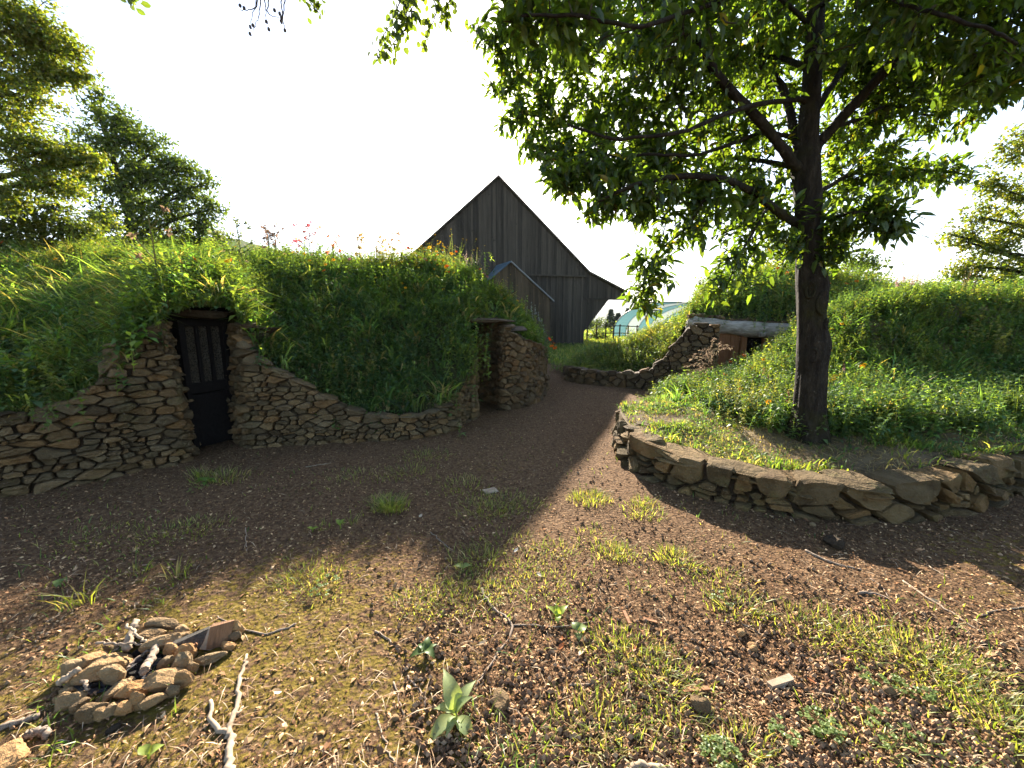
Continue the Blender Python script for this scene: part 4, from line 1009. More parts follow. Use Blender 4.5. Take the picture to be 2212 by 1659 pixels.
# branch scars: raised rings on the bark
for (v, aa, w, hh) in ((628, -2.25, .035, .075), (655, -1.35, .06, .115), (765, -2.15, .035, .065), (700, -1.0, .03, .05)):
    z = at(1750, v, TY)[2]; q = int(np.argmin(np.abs(tpc[:, 2] - z))); axp = tpc[q]; r = trc[q] * 1.02
    a = np.linspace(0, 2 * math.pi, 21); P = np.stack([axp[0] + r * np.cos(aa + w / r * np.cos(a)), axp[1] + r * np.sin(aa + w / r * np.cos(a)), z + hh * np.sin(a)], 1)
    V, F = tube(P, .014, 6, False); link("branch_scar", bulkmesh("branch_scar", V, F, None, True), M['bark'], tree)
LIMB = [
 ([(1730,365,0),(1715,353,-.05),(1675,300,-.15),(1618,230,-.3),(1555,157,-.4),(1495,67,-.5),(1400,-60,-.6),(1300,-200,-.5)], 25, 12),
 ([(1728,320,0),(1715,290,.1),(1705,233,.2),(1675,173,.3),(1648,140,.35),(1635,67,.4),(1615,0,.4),(1570,-150,.4)], 23, 10),
 ([(1755,345,0),(1768,310,.0),(1791,283,-.05),(1858,207,-.2),(1925,123,-.3),(1995,60,-.4),(2075,0,-.5),(2200,-120,-.6)], 28, 13),
 ([(1758,245,.05),(1775,222,.1),(1825,147,.3),(1875,90,.5),(1931,0,.7),(1990,-150,.9)], 18, 9),
 ([(1740,500,0),(1721,483,-.05),(1661,443,-.25),(1608,407,-.4),(1548,382,-.55),(1450,380,-.6),(1360,400,-.6),(1290,430,-.5)], 24, 5),
 ([(1735,370,.0),(1708,360,.1),(1641,347,.4),(1575,342,.7),(1475,345,.9),(1350,300,1.0),(1230,262,.9),(1130,248,.8)], 15, 4),
 ([(1730,305,.0),(1700,296,.1),(1641,288,.0),(1524,327,-.3),(1420,330,-.5),(1320,330,-.5)], 13, 4),
 ([(1748,150,.0),(1720,138,.1),(1661,123,.5),(1541,133,.9),(1475,133,1.1),(1340,110,1.3),(1200,100,1.3),(1100,90,1.2)], 16, 5),
 ([(1748,225,.0),(1720,215,-.1),(1641,227,-.5),(1550,260,-.8),(1475,290,-.9),(1350,300,-.9),(1240,270,-.9)], 13, 4),
 ([(1760,420,.0),(1785,405,.1),(1850,370,.4),(1950,360,.6),(2040,365,.7),(2095,372,.7)], 13, 4),
 ([(1762,480,.0),(1790,470,-.1),(1850,455,-.4),(1920,470,-.5),(1950,490,-.5)], 10, 4),
 ([(1800,275,-.05),(1850,260,.2),(1930,230,.5),(2030,250,.8),(2120,200,.9)], 11, 4),
 ([(1745,50,.0),(1650,-20,-.4),(1500,20,-1.0),(1380,60,-1.3),(1250,40,-1.4),(1120,30,-1.4)], 10, 4),
 ([(1765,20,.0),(1850,-30,-.5),(1980,20,-1.0),(2100,60,-1.2),(2200,100,-1.2)], 10, 4),
 ([(1560,384,-.52),(1520,440,-.5),(1480,500,-.45),(1430,550,-.4),(1405,610,-.35),(1395,660,-.35)], 8, 3),
 ([(1661,445,-.25),(1630,490,-.4),(1600,540,-.5),(1575,590,-.5),(1560,615,-.5)], 7, 3),
]
skel = [tpc[30:70]]
for path_, w0, w1 in LIMB:
    P = catmull(np.array([at(u, v, TY + dy) for u, v, dy in path_]), 40)
    P[6:] += np.cumsum(rng.normal(0, .004, (34, 3)), 0)
    r0_ = .85 * px2r(w0, path_[0][0], path_[0][1], TY); r1_ = px2r(w1, path_[0][0], path_[0][1], TY)
    V, F = tube(P, np.linspace(r0_, r1_, 40) * (1 + .05 * np.sin(np.arange(40))), 10); link("limb", bulkmesh("limb", V, F, None, True), M['bark'], tree)
    skel.append(P[4:])
skel = np.concatenate(skel)
BLOB = [(1085,40,4.6,60,14),(1110,100,4.9,55,14),(1180,40,4.8,90,26),(1160,130,4.9,60,16),(1150,200,4.9,40,8),(1110,250,4.8,36,9),(1180,260,4.9,55,16),(1240,200,4.8,80,22),(1270,80,4.7,100,32),(1260,290,4.8,55,14),(1360,60,4.4,100,36),
 (1350,180,4.6,100,34),(1340,280,4.4,80,24),(1160,305,4.6,45,12),(1210,330,4.3,45,11),(1290,350,4.2,55,14),(1380,360,4.3,70,20),(1520,380,4.2,70,16),(1100,180,4.9,40,9),(1070,100,4.8,35,7),(1195,372,3.9,32,9),(1250,390,3.9,50,15),(1240,345,4.2,40,9),(1330,390,3.7,70,22),(1310,450,3.8,45,13),(1400,440,3.6,60,18),(1430,340,4.2,90,28),(1450,230,4.0,100,34),(1450,100,4.0,110,38),(1480,20,3.2,120,34),(1250,10,2.9,90,22),(1120,20,2.8,60,10),
 (1500,430,3.7,70,22),(1560,330,4.4,90,26),(1560,230,4.2,90,26),(1570,120,4.2,100,34),(1600,20,4.3,110,34),(1590,450,3.8,70,20),(1650,400,4.3,80,22),(1660,300,4.8,80,16),(1680,200,4.8,80,20),(1690,90,4.6,100,26),(1700,0,4.5,110,26),(1650,490,4.2,60,16),(1690,540,4.0,40,9),
 (1770,60,4.8,100,28),(1830,150,4.6,90,28),(1830,260,4.8,70,18),(1860,60,4.6,100,34),(1900,180,4.7,90,28),(1940,90,4.4,100,34),(1980,210,4.7,80,26),(2020,120,4.3,100,34),(2040,250,4.8,60,16),(2080,190,4.6,80,24),(2120,90,3.4,110,32),(2170,170,3.6,70,20),(2180,20,3.3,100,26),(2000,10,3.2,110,28),(1880,0,3.4,110,26),
 (1830,340,4.4,60,16),(1880,390,4.4,60,18),(1920,350,4.6,55,14),(1970,380,4.7,45,13),(2040,370,4.75,35,9),(2090,372,4.75,20,4),(1850,450,3.8,60,16),(1910,460,3.6,40,12),(1945,490,3.55,25,6),(1820,510,3.9,45,11),(1790,550,3.9,28,6),(1860,300,4.7,60,14),(1790,420,4.5,50,10),
 (1480,500,3.65,45,6),(1430,545,3.65,45,6),(1385,580,3.7,38,5),(1430,600,3.65,32,4),(1385,625,3.7,28,4),(1405,660,3.7,26,4),(1372,640,3.7,16,2),(1560,560,3.6,34,4),(1550,600,3.55,32,4),(1600,590,3.55,26,3),(1540,630,3.55,18,2),(1610,550,3.7,36,5),
 (1400,-120,3.6,150,20),(1650,-150,3.6,160,22),(1900,-150,3.6,160,20),(2150,-120,3.3,150,16),(1500,-300,3.5,200,16),(1800,-350,3.5,200,16),(2250,100,3.6,100,12)]
tg = []
for (u, v, Yd, rp, n) in BLOB:
    c = at(u, v, Yd); tg.append(ball(c, rp * Yd / FPX, int(n * 1.55), .85))
tg = np.concatenate(tg)
acc = Acc(); dirs = grow(skel, None, tg, .010, 4, acc, (.5, .5, .5), .12)
tag(acc.build("twigs", M['twig'], tree), kind="stuff")
acc = Acc(); npc = 12
n = len(tg) * npc; base = np.repeat(tg, npc, 0); dr = np.repeat(dirs, npc, 0)
D = nz(dr * .55 + rng.normal(0, .6, (n, 3)) + np.array([0, 0, -.2])); U = nz(np.stack([rng.normal(0, .45, n), rng.normal(0, .45, n), np.ones(n)], 1))
base = base - dr * rng.uniform(-.02, .16, n)[:, None] + rng.normal(0, .038, (n, 3)); L = rng.uniform(.075, .145, n)
col = mixcol(n, [(.046, .078, .020), (.058, .09, .022), (.038, .066, .019), (.074, .104, .026)], .25)
yl = rng.random(n) < .012; col[yl] = mixcol(yl.sum(), [(.22, .17, .03)], .2)
acc.add(*leaf6(base, D, U, L, L * rng.uniform(.30, .40, n), col, .22))
tag(acc.build("crown", M['leaf'], tree), kind="stuff")

# --- other trees
def leafy_tree(name, label, base, top, blobs, leaf, nper, cols, mat, rbase, cat="tree", group=None, dens=1.0, up=.0, flatleaf=.45, sag=0.0, parts=True):
    """base/top: world points of the stem; blobs: (centre, radius, clusters)"""
    t = empty(name, base); tag(t, label, cat, group)
    base = np.asarray(base, float); top = np.asarray(top, float)
    P = catmull(np.array([base - np.array([0, 0, .2]), base * .65 + top * .35 + rng.normal(0, .1, 3), base * .35 + top * .65 + rng.normal(0, .12, 3), top]), 24)
    acc = Acc(); V, F = tube(P, np.linspace(rbase, rbase * .25, 24), 10); 
    link("trunk", bulkmesh("trunk", V, F, None, True), M['bark'], t)
    sk = [P[5:]]; tg = []
    for c, r, n in blobs:
        c = np.asarray(c, float); dz = np.linalg.norm((P - c)[:, :2], axis=1); q = int(np.argmin(dz + np.abs(P[:, 2] - (c[2] - .5 * dz)))); s = P[q]
        m = s * .5 + c * .5 + np.array([0, 0, .1 * np.linalg.norm(c - s)]) + rng.normal(0, .05, 3) * np.linalg.norm(c - s)
        B = catmull(np.array([s, m, c]), 12); V, F = tube(B, np.linspace(rbase * .3, rbase * .07, 12), 6); link("limb", bulkmesh("limb", V, F, None, True), M['bark'], t)
        sk.append(B[3:]); tg.append(ball(c, r, max(2, int(n * dens)), .75))
    tg = np.concatenate(tg); dirs = grow(np.concatenate(sk), None, tg, rbase * .09, 3, acc, (.5, .5, .5), sag)
    tag(acc.build("twigs", M['twig'], t), kind="stuff")
    acc = Acc(); n = len(tg) * nper; b = np.repeat(tg, nper, 0); dr = np.repeat(dirs, nper, 0)
    side = nz(np.cross(dr, rng.normal(0, 1, (n, 3)))); spread = leaf * 3.2
    b = b - dr * (rng.random(n) * spread * 1.6)[:, None] + side * np.array([1, 1, flatleaf]) * (rng.normal(0, .5, n) * spread)[:, None]
    D = nz(dr * .5 + side + rng.normal(0, .3, (n, 3)) + np.array([0, 0, -.25 + up])); U = nz(np.stack([rng.normal(0, .4, n), rng.normal(0, .4, n), np.ones(n)], 1))
    L = leaf * rng.uniform(.7, 1.3, n); col = mixcol(n, cols, .22)
    acc.add(*leaf4(b, D, U, L, L * .62, col)); tag(acc.build("crown", mat, t), kind="stuff")
    return t
BEECH = [(.10, .14, .025), (.13, .155, .028), (.08, .12, .022), (.15, .15, .03)]
DARKG = [(.06, .09, .022), (.07, .10, .024), (.05, .08, .024)]
def B3(L): return [(at(u, v, Yd), rp * Yd / FPX, n) for u, v, Yd, rp, n in L]
leafy_tree("beech_tree", "yellow green beech tree leaning in at the upper left edge", (-14.2, 9.0, .3), (-13.0, 9.3, 9.0),
  B3([(20,30,9,70,60),(80,50,9,50,45),(100,90,9.2,50,40),(30,120,9,70,60),(110,150,9.3,45,40),(160,110,9.2,25,12),(60,200,9,60,55),(140,175,9.3,35,24),(185,165,9.4,20,9),(20,250,9,60,45),(40,310,8.8,60,50),(100,330,9,60,60),(170,340,9.2,45,40),(205,350,9.3,20,12),(60,390,8.8,60,55),(130,400,9,50,45),(20,440,8.7,50,40),(-120,60,9,120,40),(-120,220,9,120,40),(-120,380,9,120,40),(0,-80,9,110,30)]),
  .085, 26, BEECH, M['beech'], .28)
leafy_tree("beech_tree", "darker beech tree on the skyline behind the left mound", (-14.6, 15.5, .4), (-15.0, 15.6, 8.0),
  B3([(210,240,15.5,40,26),(255,260,15.5,40,32),(190,290,15.5,55,40),(290,300,15.6,50,50),(240,330,15.5,60,60),(330,330,15.6,45,38),(380,350,15.7,35,24),(300,370,15.5,60,60),(370,390,15.6,50,46),(420,370,15.8,28,14),(240,410,15.4,60,60),(330,430,15.5,60,60),(410,420,15.7,50,44),(450,400,15.8,22,9),(460,450,15.8,32,20),(380,470,15.5,60,55),(300,480,15.4,60,55),(230,480,15.3,60,55),(440,490,15.6,45,38),(470,520,15.7,30,16),(410,520,15.5,50,40),(330,525,15.4,55,45),(170,380,15.3,60,40),(215,200,15.6,16,5),(260,545,15.3,50,40),(340,550,15.3,50,40),(420,550,15.4,45,34),(470,545,15.5,25,14)]),
  .125, 26, DARKG + BEECH[2:3], M['beech'], .3)
leafy_tree("beech_shrub", "low leafy beech shrub at the left behind the mound crest", (-12.2, 10.2, 1.8), (-11.9, 10.2, 4.2),
  B3([(30,470,9.8,50,46),(90,480,9.8,50,46),(150,490,9.9,45,40),(190,500,10,30,18),(220,480,11,40,26),(10,430,9.8,40,26),(120,450,10,40,26),(-60,470,9.8,60,30),(20,515,9.9,45,40),(80,520,9.9,45,40),(140,525,10,40,34),(190,530,10.2,35,26),(-40,520,9.8,60,30)]), .08, 24, BEECH + DARKG, M['beech'], .12, "shrub")
leafy_tree("beech_tree", "light green beech tree leaning in at the right edge", (14.0, 9.5, .3), (13.2, 9.6, 7.2),
  B3([(2190,330,9.5,45,34),(2150,400,9.5,40,28),(2205,430,9.5,45,36),(2120,470,9.6,40,26),(2180,500,9.5,50,40),(2080,520,9.6,36,20),(2050,505,9.6,16,4),(2140,545,9.5,45,34),(2200,570,9.4,45,34),(2100,575,9.5,40,26),(2060,590,9.6,30,14),(2170,610,9.4,40,28),(2110,620,9.5,35,22),(2210,290,9.6,25,8),(2300,350,9.5,90,30),(2300,500,9.5,90,30),(2300,600,9.5,80,24)]),
  .085, 24, BEECH + [(.11, .13, .03)], M['beech'], .26)
leafy_tree("field_tree", "distant bushy tree just showing over the right house roof", (12.6, 18, .5), (12.4, 18, 6.2),
  B3([(1660,545,18,40,30),(1700,530,18,40,34),(1760,540,18,40,34),(1820,535,18,40,34),(1870,560,18,35,26),(1640,575,18,30,18),(1740,570,18,45,34),(1840,580,18,45,30),(1900,590,18,25,12),(1790,510,18,25,12),(1680,510,18,22,10)]), .15, 18, DARKG + BEECH[:1], M['beech'], .22)
# sprays of a tree overhead hanging into the top of the picture
def spray(label, paths, leaf, cols, nleaf, group, buds=0):
    a0 = at(*paths[0][0]); t = empty("overhanging_branch", a0); tag(t, label, "branch", group)
    wood = Acc(); lv = Acc()
    for P in paths:
        Q = catmull(np.array([at(*p) for p in P]), 26); Q[3:] += np.cumsum(rng.normal(0, .003, (23, 3)), 0)
        V, F = tube(Q, np.linspace(.006, .0018, 26), 4); wood.add(V, F)
        if nleaf:
            k = rng.integers(3, 26, nleaf); n = nleaf; b = Q[k] + rng.normal(0, .028, (n, 3)); D = nz(rng.normal(0, .6, (n, 3)) + np.array([0, 0, -.8]))
            L = leaf * rng.uniform(.7, 1.25, n); lv.add(*leaf6(b, D, nz(rng.normal(0, 1, (n, 3)) + np.array([0, -.6, .5])), L, L * .62, mixcol(n, cols, .2), .12))
    wood.build("twig", M['twig'], t)
    if nleaf: tag(lv.build("leaves", M['leaf'], t), kind="stuff")
    for k in range(buds):
        P = paths[k % len(paths)]; p = at(*P[-1]) + (rng.normal(0, .01, 3) if k < len(paths) else (at(*P[-2]) - at(*P[-1])) * rng.random() + rng.normal(0, .012, 3))
        o = link("husk", rock_mesh("husk", (.016, .016, .022), 900 + k, 1, 2, .03), M['twig'], t); o.location = p
GL = [(.05, .075, .016), (.065, .09, .02), (.045, .065, .02)]
spray("hanging leafy beech spray at the top centre, left of the chestnut crown", [[(880,-60,3),(865,0,3),(845,60,3),(822,112,3)],[(870,-30,3),(890,30,3.05),(850,80,3),(835,100,3)],[(900,-60,3.05),(880,20,3.05),(862,55,3.0)]], .055, GL, 60, None)
spray("sparser hanging leafy twig beside the top centre beech spray", [[(960,-60,3.1),(945,10,3.1),(925,60,3.1),(912,105,3.1)],[(980,-60,3.1),(975,0,3.1),(960,30,3.1)],[(900,-50,3.1),(940,10,3.1),(965,40,3.1)],[(930,-60,3.1),(900,0,3.1),(897,45,3.1)]], .055, GL, 32, None)
spray("bare twigs with dangling husks at the top edge", [[(560,-60,2.8),(548,5,2.8),(520,22,2.8)],[(565,-60,2.8),(556,10,2.8),(541,58,2.8)],[(580,-60,2.8),(575,10,2.8),(577,52,2.8)],[(590,-60,2.8),(578,20,2.8),(602,38,2.8)],[(612,-60,2.8),(609,15,2.8),(604,44,2.8)],[(612,-60,2.8),(610,20,2.8),(615,66,2.8)],[(570,-60,2.8),(560,20,2.8),(541,72,2.8)]], .05, GL, 0, None, 12)
spray("small leafy twig tip at the top edge beside the bare husk twigs", [[(640,-60,2.9),(665,-5,2.9),(690,30,2.9)],[(640,-60,2.9),(670,0,2.9),(682,22,2.9)]], .05, GL, 22, None)
spray("tiny leafy twig tip at the top edge near the left beech", [[(250,-60,2.9),(275,-20,2.9),(292,6,2.9)],[(250,-60,2.9),(285,-15,2.9),(282,4,2.9)]], .05, GL, 14, None)

# ------------------------------------------------------------------ fire pit
def zf(zx, zy): return ((150 + zx / 2.458) * .5486, (2380 + zy / 2.458) * .5486)
def gpf(u, v, dz=0.0):
    p = gp(u, v); p[2] = float(gfine(p[0], p[1])) + dz; return p
def px_m(u, v, w):
    p = gp(u, v); return w * (p[1] * cP + (EYE - p[2]) * sP) / FPX
pc = gpf(*zf(950, 640))
pit = empty("fire_pit", pc); tag(pit, "ring of rough ochre stones round a blackened fire bed", "fire pit")
PIT = [(1070,220,250,110,.1),(1230,225,250,120,.25),(1390,260,150,100,-.3),(1110,335,190,110,.2),(1200,400,260,120,.45),(1400,325,130,80,0),(1300,445,120,130,0),(1430,460,170,140,.3),(1240,560,130,110,.2),(1390,570,150,180,.2),(1560,540,110,90,0),
 (1700,500,190,80,.25),(1900,235,150,150,.5),(1895,315,120,90,.1),(1840,395,130,70,.1),(1500,615,110,110,0),(1430,735,130,170,.5),(1220,735,300,170,.55),(1320,845,120,110,0),(740,700,220,200,.1),(900,735,90,70,-.5),(500,535,250,150,.1),(350,610,200,150,.4),(620,605,380,170,.5),
 (320,745,140,90,.4),(300,830,130,90,.4),(320,925,210,140,.5),(420,975,150,130,.2),(530,1025,200,150,.3),(740,835,220,90,.5),(930,835,300,150,.1),(960,935,130,170,.3),(830,1005,160,120,.2),(700,1025,140,110,.5),(1120,925,220,110,.5),(230,890,130,100,.2),(730,385,130,50,.2),(860,325,130,60,.4),(600,1055,120,120,.3),(1010,960,120,90,.2),(1260,300,120,80,.1)]
R = random.Random(9)
for k, (zx, zy, w, h, az_) in enumerate(PIT):
    u, v = zf(zx, zy); L = px_m(u, v, w / 2.458 * .5486); hh = min(.14, px_m(u, v, h / 2.458 * .5486) * 1.1); dd = L * R.uniform(.55, .8)
    o = link("stone", rock_mesh("stone", (L * 1.18, dd * 1.1, hh), 700 + k, 3, 17, .03, .66), M['stone_pit'], pit)
    o.location = gpf(u, v + h * .08, hh * (.42 if k not in (4, 3, 1) else .75)); o.rotation_euler = (R.uniform(-.25, .25), R.uniform(-.2, .2), az_ + R.uniform(-.15, .15))
n = 26; V = [(pc[0], pc[1], pc[2] + .012)]; 
for k in range(n):
    a = k / n * 6.283; rr = .15 * (1 + .18 * math.sin(3 * a + 1)); V.append((pc[0] - .03 + rr * math.cos(a) * 1.25 + rr * .35 * math.sin(a), pc[1] + rr * math.sin(a) * .72, float(gfine(pc[0] + rr * math.cos(a), pc[1] + rr * math.sin(a))) + .006))
link("ash_bed", pymesh("ash_bed", V, [(0, k + 1, (k + 1) % n + 1) for k in range(n)]), M['ash'], pit)
ca = Acc()
for k in range(90):
    a = rng.uniform(0, 6.28); r_ = .22 * math.sqrt(rng.random()); Vv, Ff = ico(0); sz = rng.uniform(.008, .025)
    p = np.array([pc[0] - .03 + r_ * math.cos(a) * 1.2, pc[1] + r_ * math.sin(a) * .7, pc[2] + .015]); ca.add(p + Vv * sz * rng.uniform(.5, 1.3, (len(Vv), 1)) * np.array([1.3, 1, .6]), np.array(Ff))
tag(ca.build("charcoal", M['void'], pit), kind="stuff")
def stick(name, label, pix, r0, r1, mat, cat="stick", group=None, lift=.5, side=None, jit=.004, zz=None):
    P = np.array([gpf(u, v) for u, v in pix]); 
    if zz is not None: P[:, 2] += np.array(zz)
    Q = catmull(P, max(8, len(pix) * 5)); Q[1:-1] += rng.normal(0, jit, (len(Q) - 2, 3)) * np.array([1, 1, .3]); r = np.linspace(r0, r1, len(Q)); Q[:, 2] += r * lift
    V, F = tube(Q, r * (1 + .12 * np.sin(np.arange(len(Q)) * 2.1)), 7)
    if side is None:
        o = link(name, bulkmesh(name, V - P[0], F, None, True), mat, None, P[0]); return tag(o, label, cat, group)
    t = empty(name, P[0]); tag(t, label, cat, group); link("main_stem", bulkmesh("main_stem", V, F, None, True), mat, t)
    for pix2, a0, a1 in side:
        P2 = np.array([gpf(u, v) for u, v in pix2]); Q = catmull(P2, 10); Q[1:-1] += rng.normal(0, jit, (8, 3)) * np.array([1, 1, .3]); r = np.linspace(a0, a1, 10); Q[:, 2] += r * lift
        V, F = tube(Q, r, 6); link("side_branch", bulkmesh("side_branch", V, F, None, True), mat, t)
    return t
def zs(L): return [zf(*p) for p in L]
stick("stick", "thick pale stick lying across the middle of the fire pit", zs([(1155,490),(1120,600),(1085,680),(1045,760)]), .014, .018, M['charstick'], zz=[.05,.05,.06,.06])
stick("stick", "pale stick end poking out at the left side of the fire pit", zs([(430,735),(330,775),(220,810)]), .012, .015, M['drystick'], zz=[.07,.06,.04])
stick("stick", "flat broken wood splinter propped at the back of the fire pit", zs([(985,290),(920,400),(860,520)]), .014, .02, M['drystick'], zz=[.09,.07,.05])
stick("stick", "thin crooked twig over the top of the fire bed", zs([(890,365),(960,430),(1060,495)]), .006, .005, M['drystick'], zz=[.11,.1,.08])
stick("stick", "long thin twig lying across the fire pit stones", zs([(590,540),(820,520),(1040,500)]), .006, .004, M['charstick'], zz=[.10,.09,.07])
stick("stick", "thin charred twig slanting over the ash", zs([(860,690),(980,600),(1090,520)]), .005, .005, M['charstick'], zz=[.04,.05,.05])
stick("stick", "short forked twig end in the front of the fire bed", zs([(430,830),(480,880),(500,920)]), .007, .005, M['charstick'], zz=[.05,.06,.05])
stick("stick", "short orange brown stick between the right fire pit stones", zs([(1465,545),(1535,470)]), .010, .009, M['larch'], zz=[.03,.05])
# board and splinter standing at the right of the pit
def slab_obj(name, label, u, v, dims, rot, mat, cat, dz=0.0):
    V, F = boxVF(-dims[0]/2, dims[0]/2, -dims[1]/2, dims[1]/2, 0, dims[2]); V = np.array(V); V[4:, 0] *= .9; V[4, 2] *= .82; V[6, 2] *= 1.06; V += rng.normal(0, .003, V.shape)
    p = gpf(u, v, dz); o = link(name, pymesh(name, V, F), mat, None, p); o.rotation_euler = rot; return tag(o, label, cat)
M['oldboard'] = plain("rusty_brown_board", (.12, .06, .03), .8, (.24, .13, .065), 9, .004, stretch=(8, 8, 1.2))
M['greyboard'] = plain("charred_grey_board", (.03, .028, .024), .9, (.10, .09, .075), 14, .006)
u, v = zf(1740, 400); slab_obj("wood_board", "brown offcut board standing on edge behind the fire pit", u, v, (.10, .02, .11), (-.45, .2, .45), M['oldboard'], "board")
u, v = zf(1530, 430); slab_obj("wood_board", "charred grey board leaning low beside the brown offcut", u, v, (.24, .025, .08), (-.7, -.05, .6), M['greyboard'], "board")
u, v = zf(1640, 420); slab_obj("wood_board", "pale wedge of split wood beside the brown offcut", u, v, (.07, .03, .09), (-.4, .5, .5), M['drystick'], "board")

# ------------------------------------------------------------------ sticks, stones and chips on the ground
stick("fallen_branch", "bleached forked branch lying in front of the fire pit", [(496,1700),(497,1659),(500,1607),(493,1587),(510,1540),(520,1473),(527,1440),(533,1413)], .015, .006, M['drystick'], "branch", None, .8,
      [([(493,1588),(467,1573),(455,1553),(455,1517)], .011, .007), ([(510,1545),(522,1532)], .006, .004), ([(520,1470),(534,1468)], .004, .003)])
stick("fallen_branch", "thin dark branching twig in the middle of the sunlit mulch", [(1040,1275),(1060,1312),(1107,1355),(1057,1439),(1027,1482)], .009, .004, M['charstick'], "branch", None, .8,
      [([(1107,1352),(1155,1352),(1204,1355),(1280,1345)], .005, .003), ([(1060,1312),(1045,1330)], .003, .002)])
TW = [([(1070,1489),(1127,1545),(1170,1612)], .006, .003, "long slanting twig right of the broad leaved weed"), ([(1024,1525),(1057,1572),(1104,1600)], .005, .003, "pale twig just right of the broad leaved weed"),
 ([(880,1462),(914,1502),(920,1535)], .005, .003, "short bent twig left of the broad leaved weed"), ([(850,1475),(874,1549)], .004, .003, "thin straight twig left of the bent twig and weed"),
 ([(810,1365),(837,1382),(864,1408)], .006, .004, "short twig lying on moss above the weed"), ([(1230,1482),(1300,1468),(1370,1419)], .006, .003, "curved twig by the largest grass patch"),
 ([(812,1542),(830,1600),(854,1655)], .004, .003, "long thin stalk near the bottom edge, beside the mossy ground"), ([(1090,1615),(1150,1613),(1200,1612)], .003, .003, "pale straw lying level near the bottom edge"),
 ([(1951,1255),(2030,1310),(2118,1365)], .007, .004, "long pale stick at the edge of the right hand shade"), ([(1855,1280),(1885,1284),(1915,1292)], .010, .007, "short dark stick beside the shaded right ground"),
 ([(2000,1220),(2050,1250)], .004, .003, "short straw in the shade before the boulder wall"), ([(1880,1250),(1900,1265),(1920,1290)], .004, .003, "thin forked twig near the short dark stick"),
 ([(1740,1190),(1790,1215),(1860,1230)], .010, .006, "dark stick along the shadow edge of the boulder wall"), ([(660,1010),(715,1000)], .005, .003, "pale straw in the shade before the low curved wall"),
 ([(640,1350),(560,1370),(470,1330)], .006, .003, "dark twig running from the fire pit towards the yard"), ([(85,1545),(60,1552),(0,1572)], .012, .012, "stub of dark branch at the left edge"),
 ([(100,1340),(125,1325),(135,1300)], .004, .003, "thin curved stalk at the left above the fire pit"), ([(530,1140),(533,1190)], .003, .003, "thin upright straw left of centre in shade"),
 ([(1354,1668),(1390,1650),(1454,1664)], .014, .012, "thick pale curved branch cut by the bottom edge"), ([(60,1590),(85,1578),(105,1590)], .018, .014, "mossy bark stub left of the fire pit"),
 ([(2120,1330),(2160,1320),(2212,1312)], .004, .003, "thin straw near the right edge in the shade"), ([(1600,1340),(1650,1370)], .003, .003, "thin straw right of centre among grass"), ([(930,1150),(980,1190)], .004, .003, "thin stick at the barn shadow tip")]
for pix, a, b, lab in TW: stick("twig", lab, pix, a, b, M['drystick'] if ("pale" in lab or "straw" in lab or "stalk" in lab) else M['charstick'], "twig", "twigs on the courtyard ground")
ST = [(1513,1529,.085,.07,"round ochre stone near the lower right of the yard"), (1625,1400,.055,.042,"small ochre stone right of the big grass patch"), (1772,1190,.05,.035,"white pebble at the edge of the boulder wall shadow"),
 (1800,1178,.16,.07,"dark lump of rock in the boulder wall shadow"), (1080,1518,.10,.04,"flat mossy stone right of the broad leaved weed"), (1600,1370,.05,.04,"tiny stone left of the small ochre stone"), (1700,1070,.05,.03,"pale chip at the foot of the boulder wall"),
 (20,1640,.16,.06,"large pale stone cut by the lower left corner"), (245,1575,.05,.02,"flat dark stone chip under the fire pit"), (1920,1500,.045,.035,"small brown stone among the clover"), (2085,1460,.04,.03,"small stone in the right grass patch"), (1755,1135,.05,.03,"small white chip at the foot of the boulder wall middle"), (855,1555,.03,.02,"tiny pale pebble left of the weed")]
for k, (u, v, L, h, lab) in enumerate(ST):
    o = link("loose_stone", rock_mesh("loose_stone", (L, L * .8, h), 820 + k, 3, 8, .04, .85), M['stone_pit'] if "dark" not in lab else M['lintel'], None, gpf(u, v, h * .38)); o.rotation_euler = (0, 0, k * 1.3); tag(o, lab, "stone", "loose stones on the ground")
for (u, v, dims, rz, lab, mt) in ((1685,1476,(.13,.03,.02),.25,"grey wood offcut lying among the husks lower right",'drystick'), (1354,1336,(.018,.10,.008),.05,"thin upright brown splinter of wood on the mulch",'larch'), (1404,1340,(.075,.018,.008),-.3,"thin brown splinter lying crosswise beside another",'larch'), (1060,1060,(.13,.09,.012),.5,"pale chip of wood in the barn shade",'drystick'), (1505,1490,(.12,.02,.012),.1,"long brown wood splinter left of the grey offcut",'larch'), (1690,1478,(.05,.02,.01),.9,"small chip beside the grey wood offcut",'drystick')):
    V, F = boxVF(-dims[0]/2, dims[0]/2, -dims[1]/2, dims[1]/2, 0, dims[2]); V = np.array(V) * rng.uniform(.85, 1.1, (8, 1))
    o = link("wood_chip", pymesh("wood_chip", V, F), M[mt], None, gpf(u, v, .004)); o.rotation_euler = (rng.normal(0, .05), rng.normal(0, .05), rz); tag(o, lab, "wood chip")
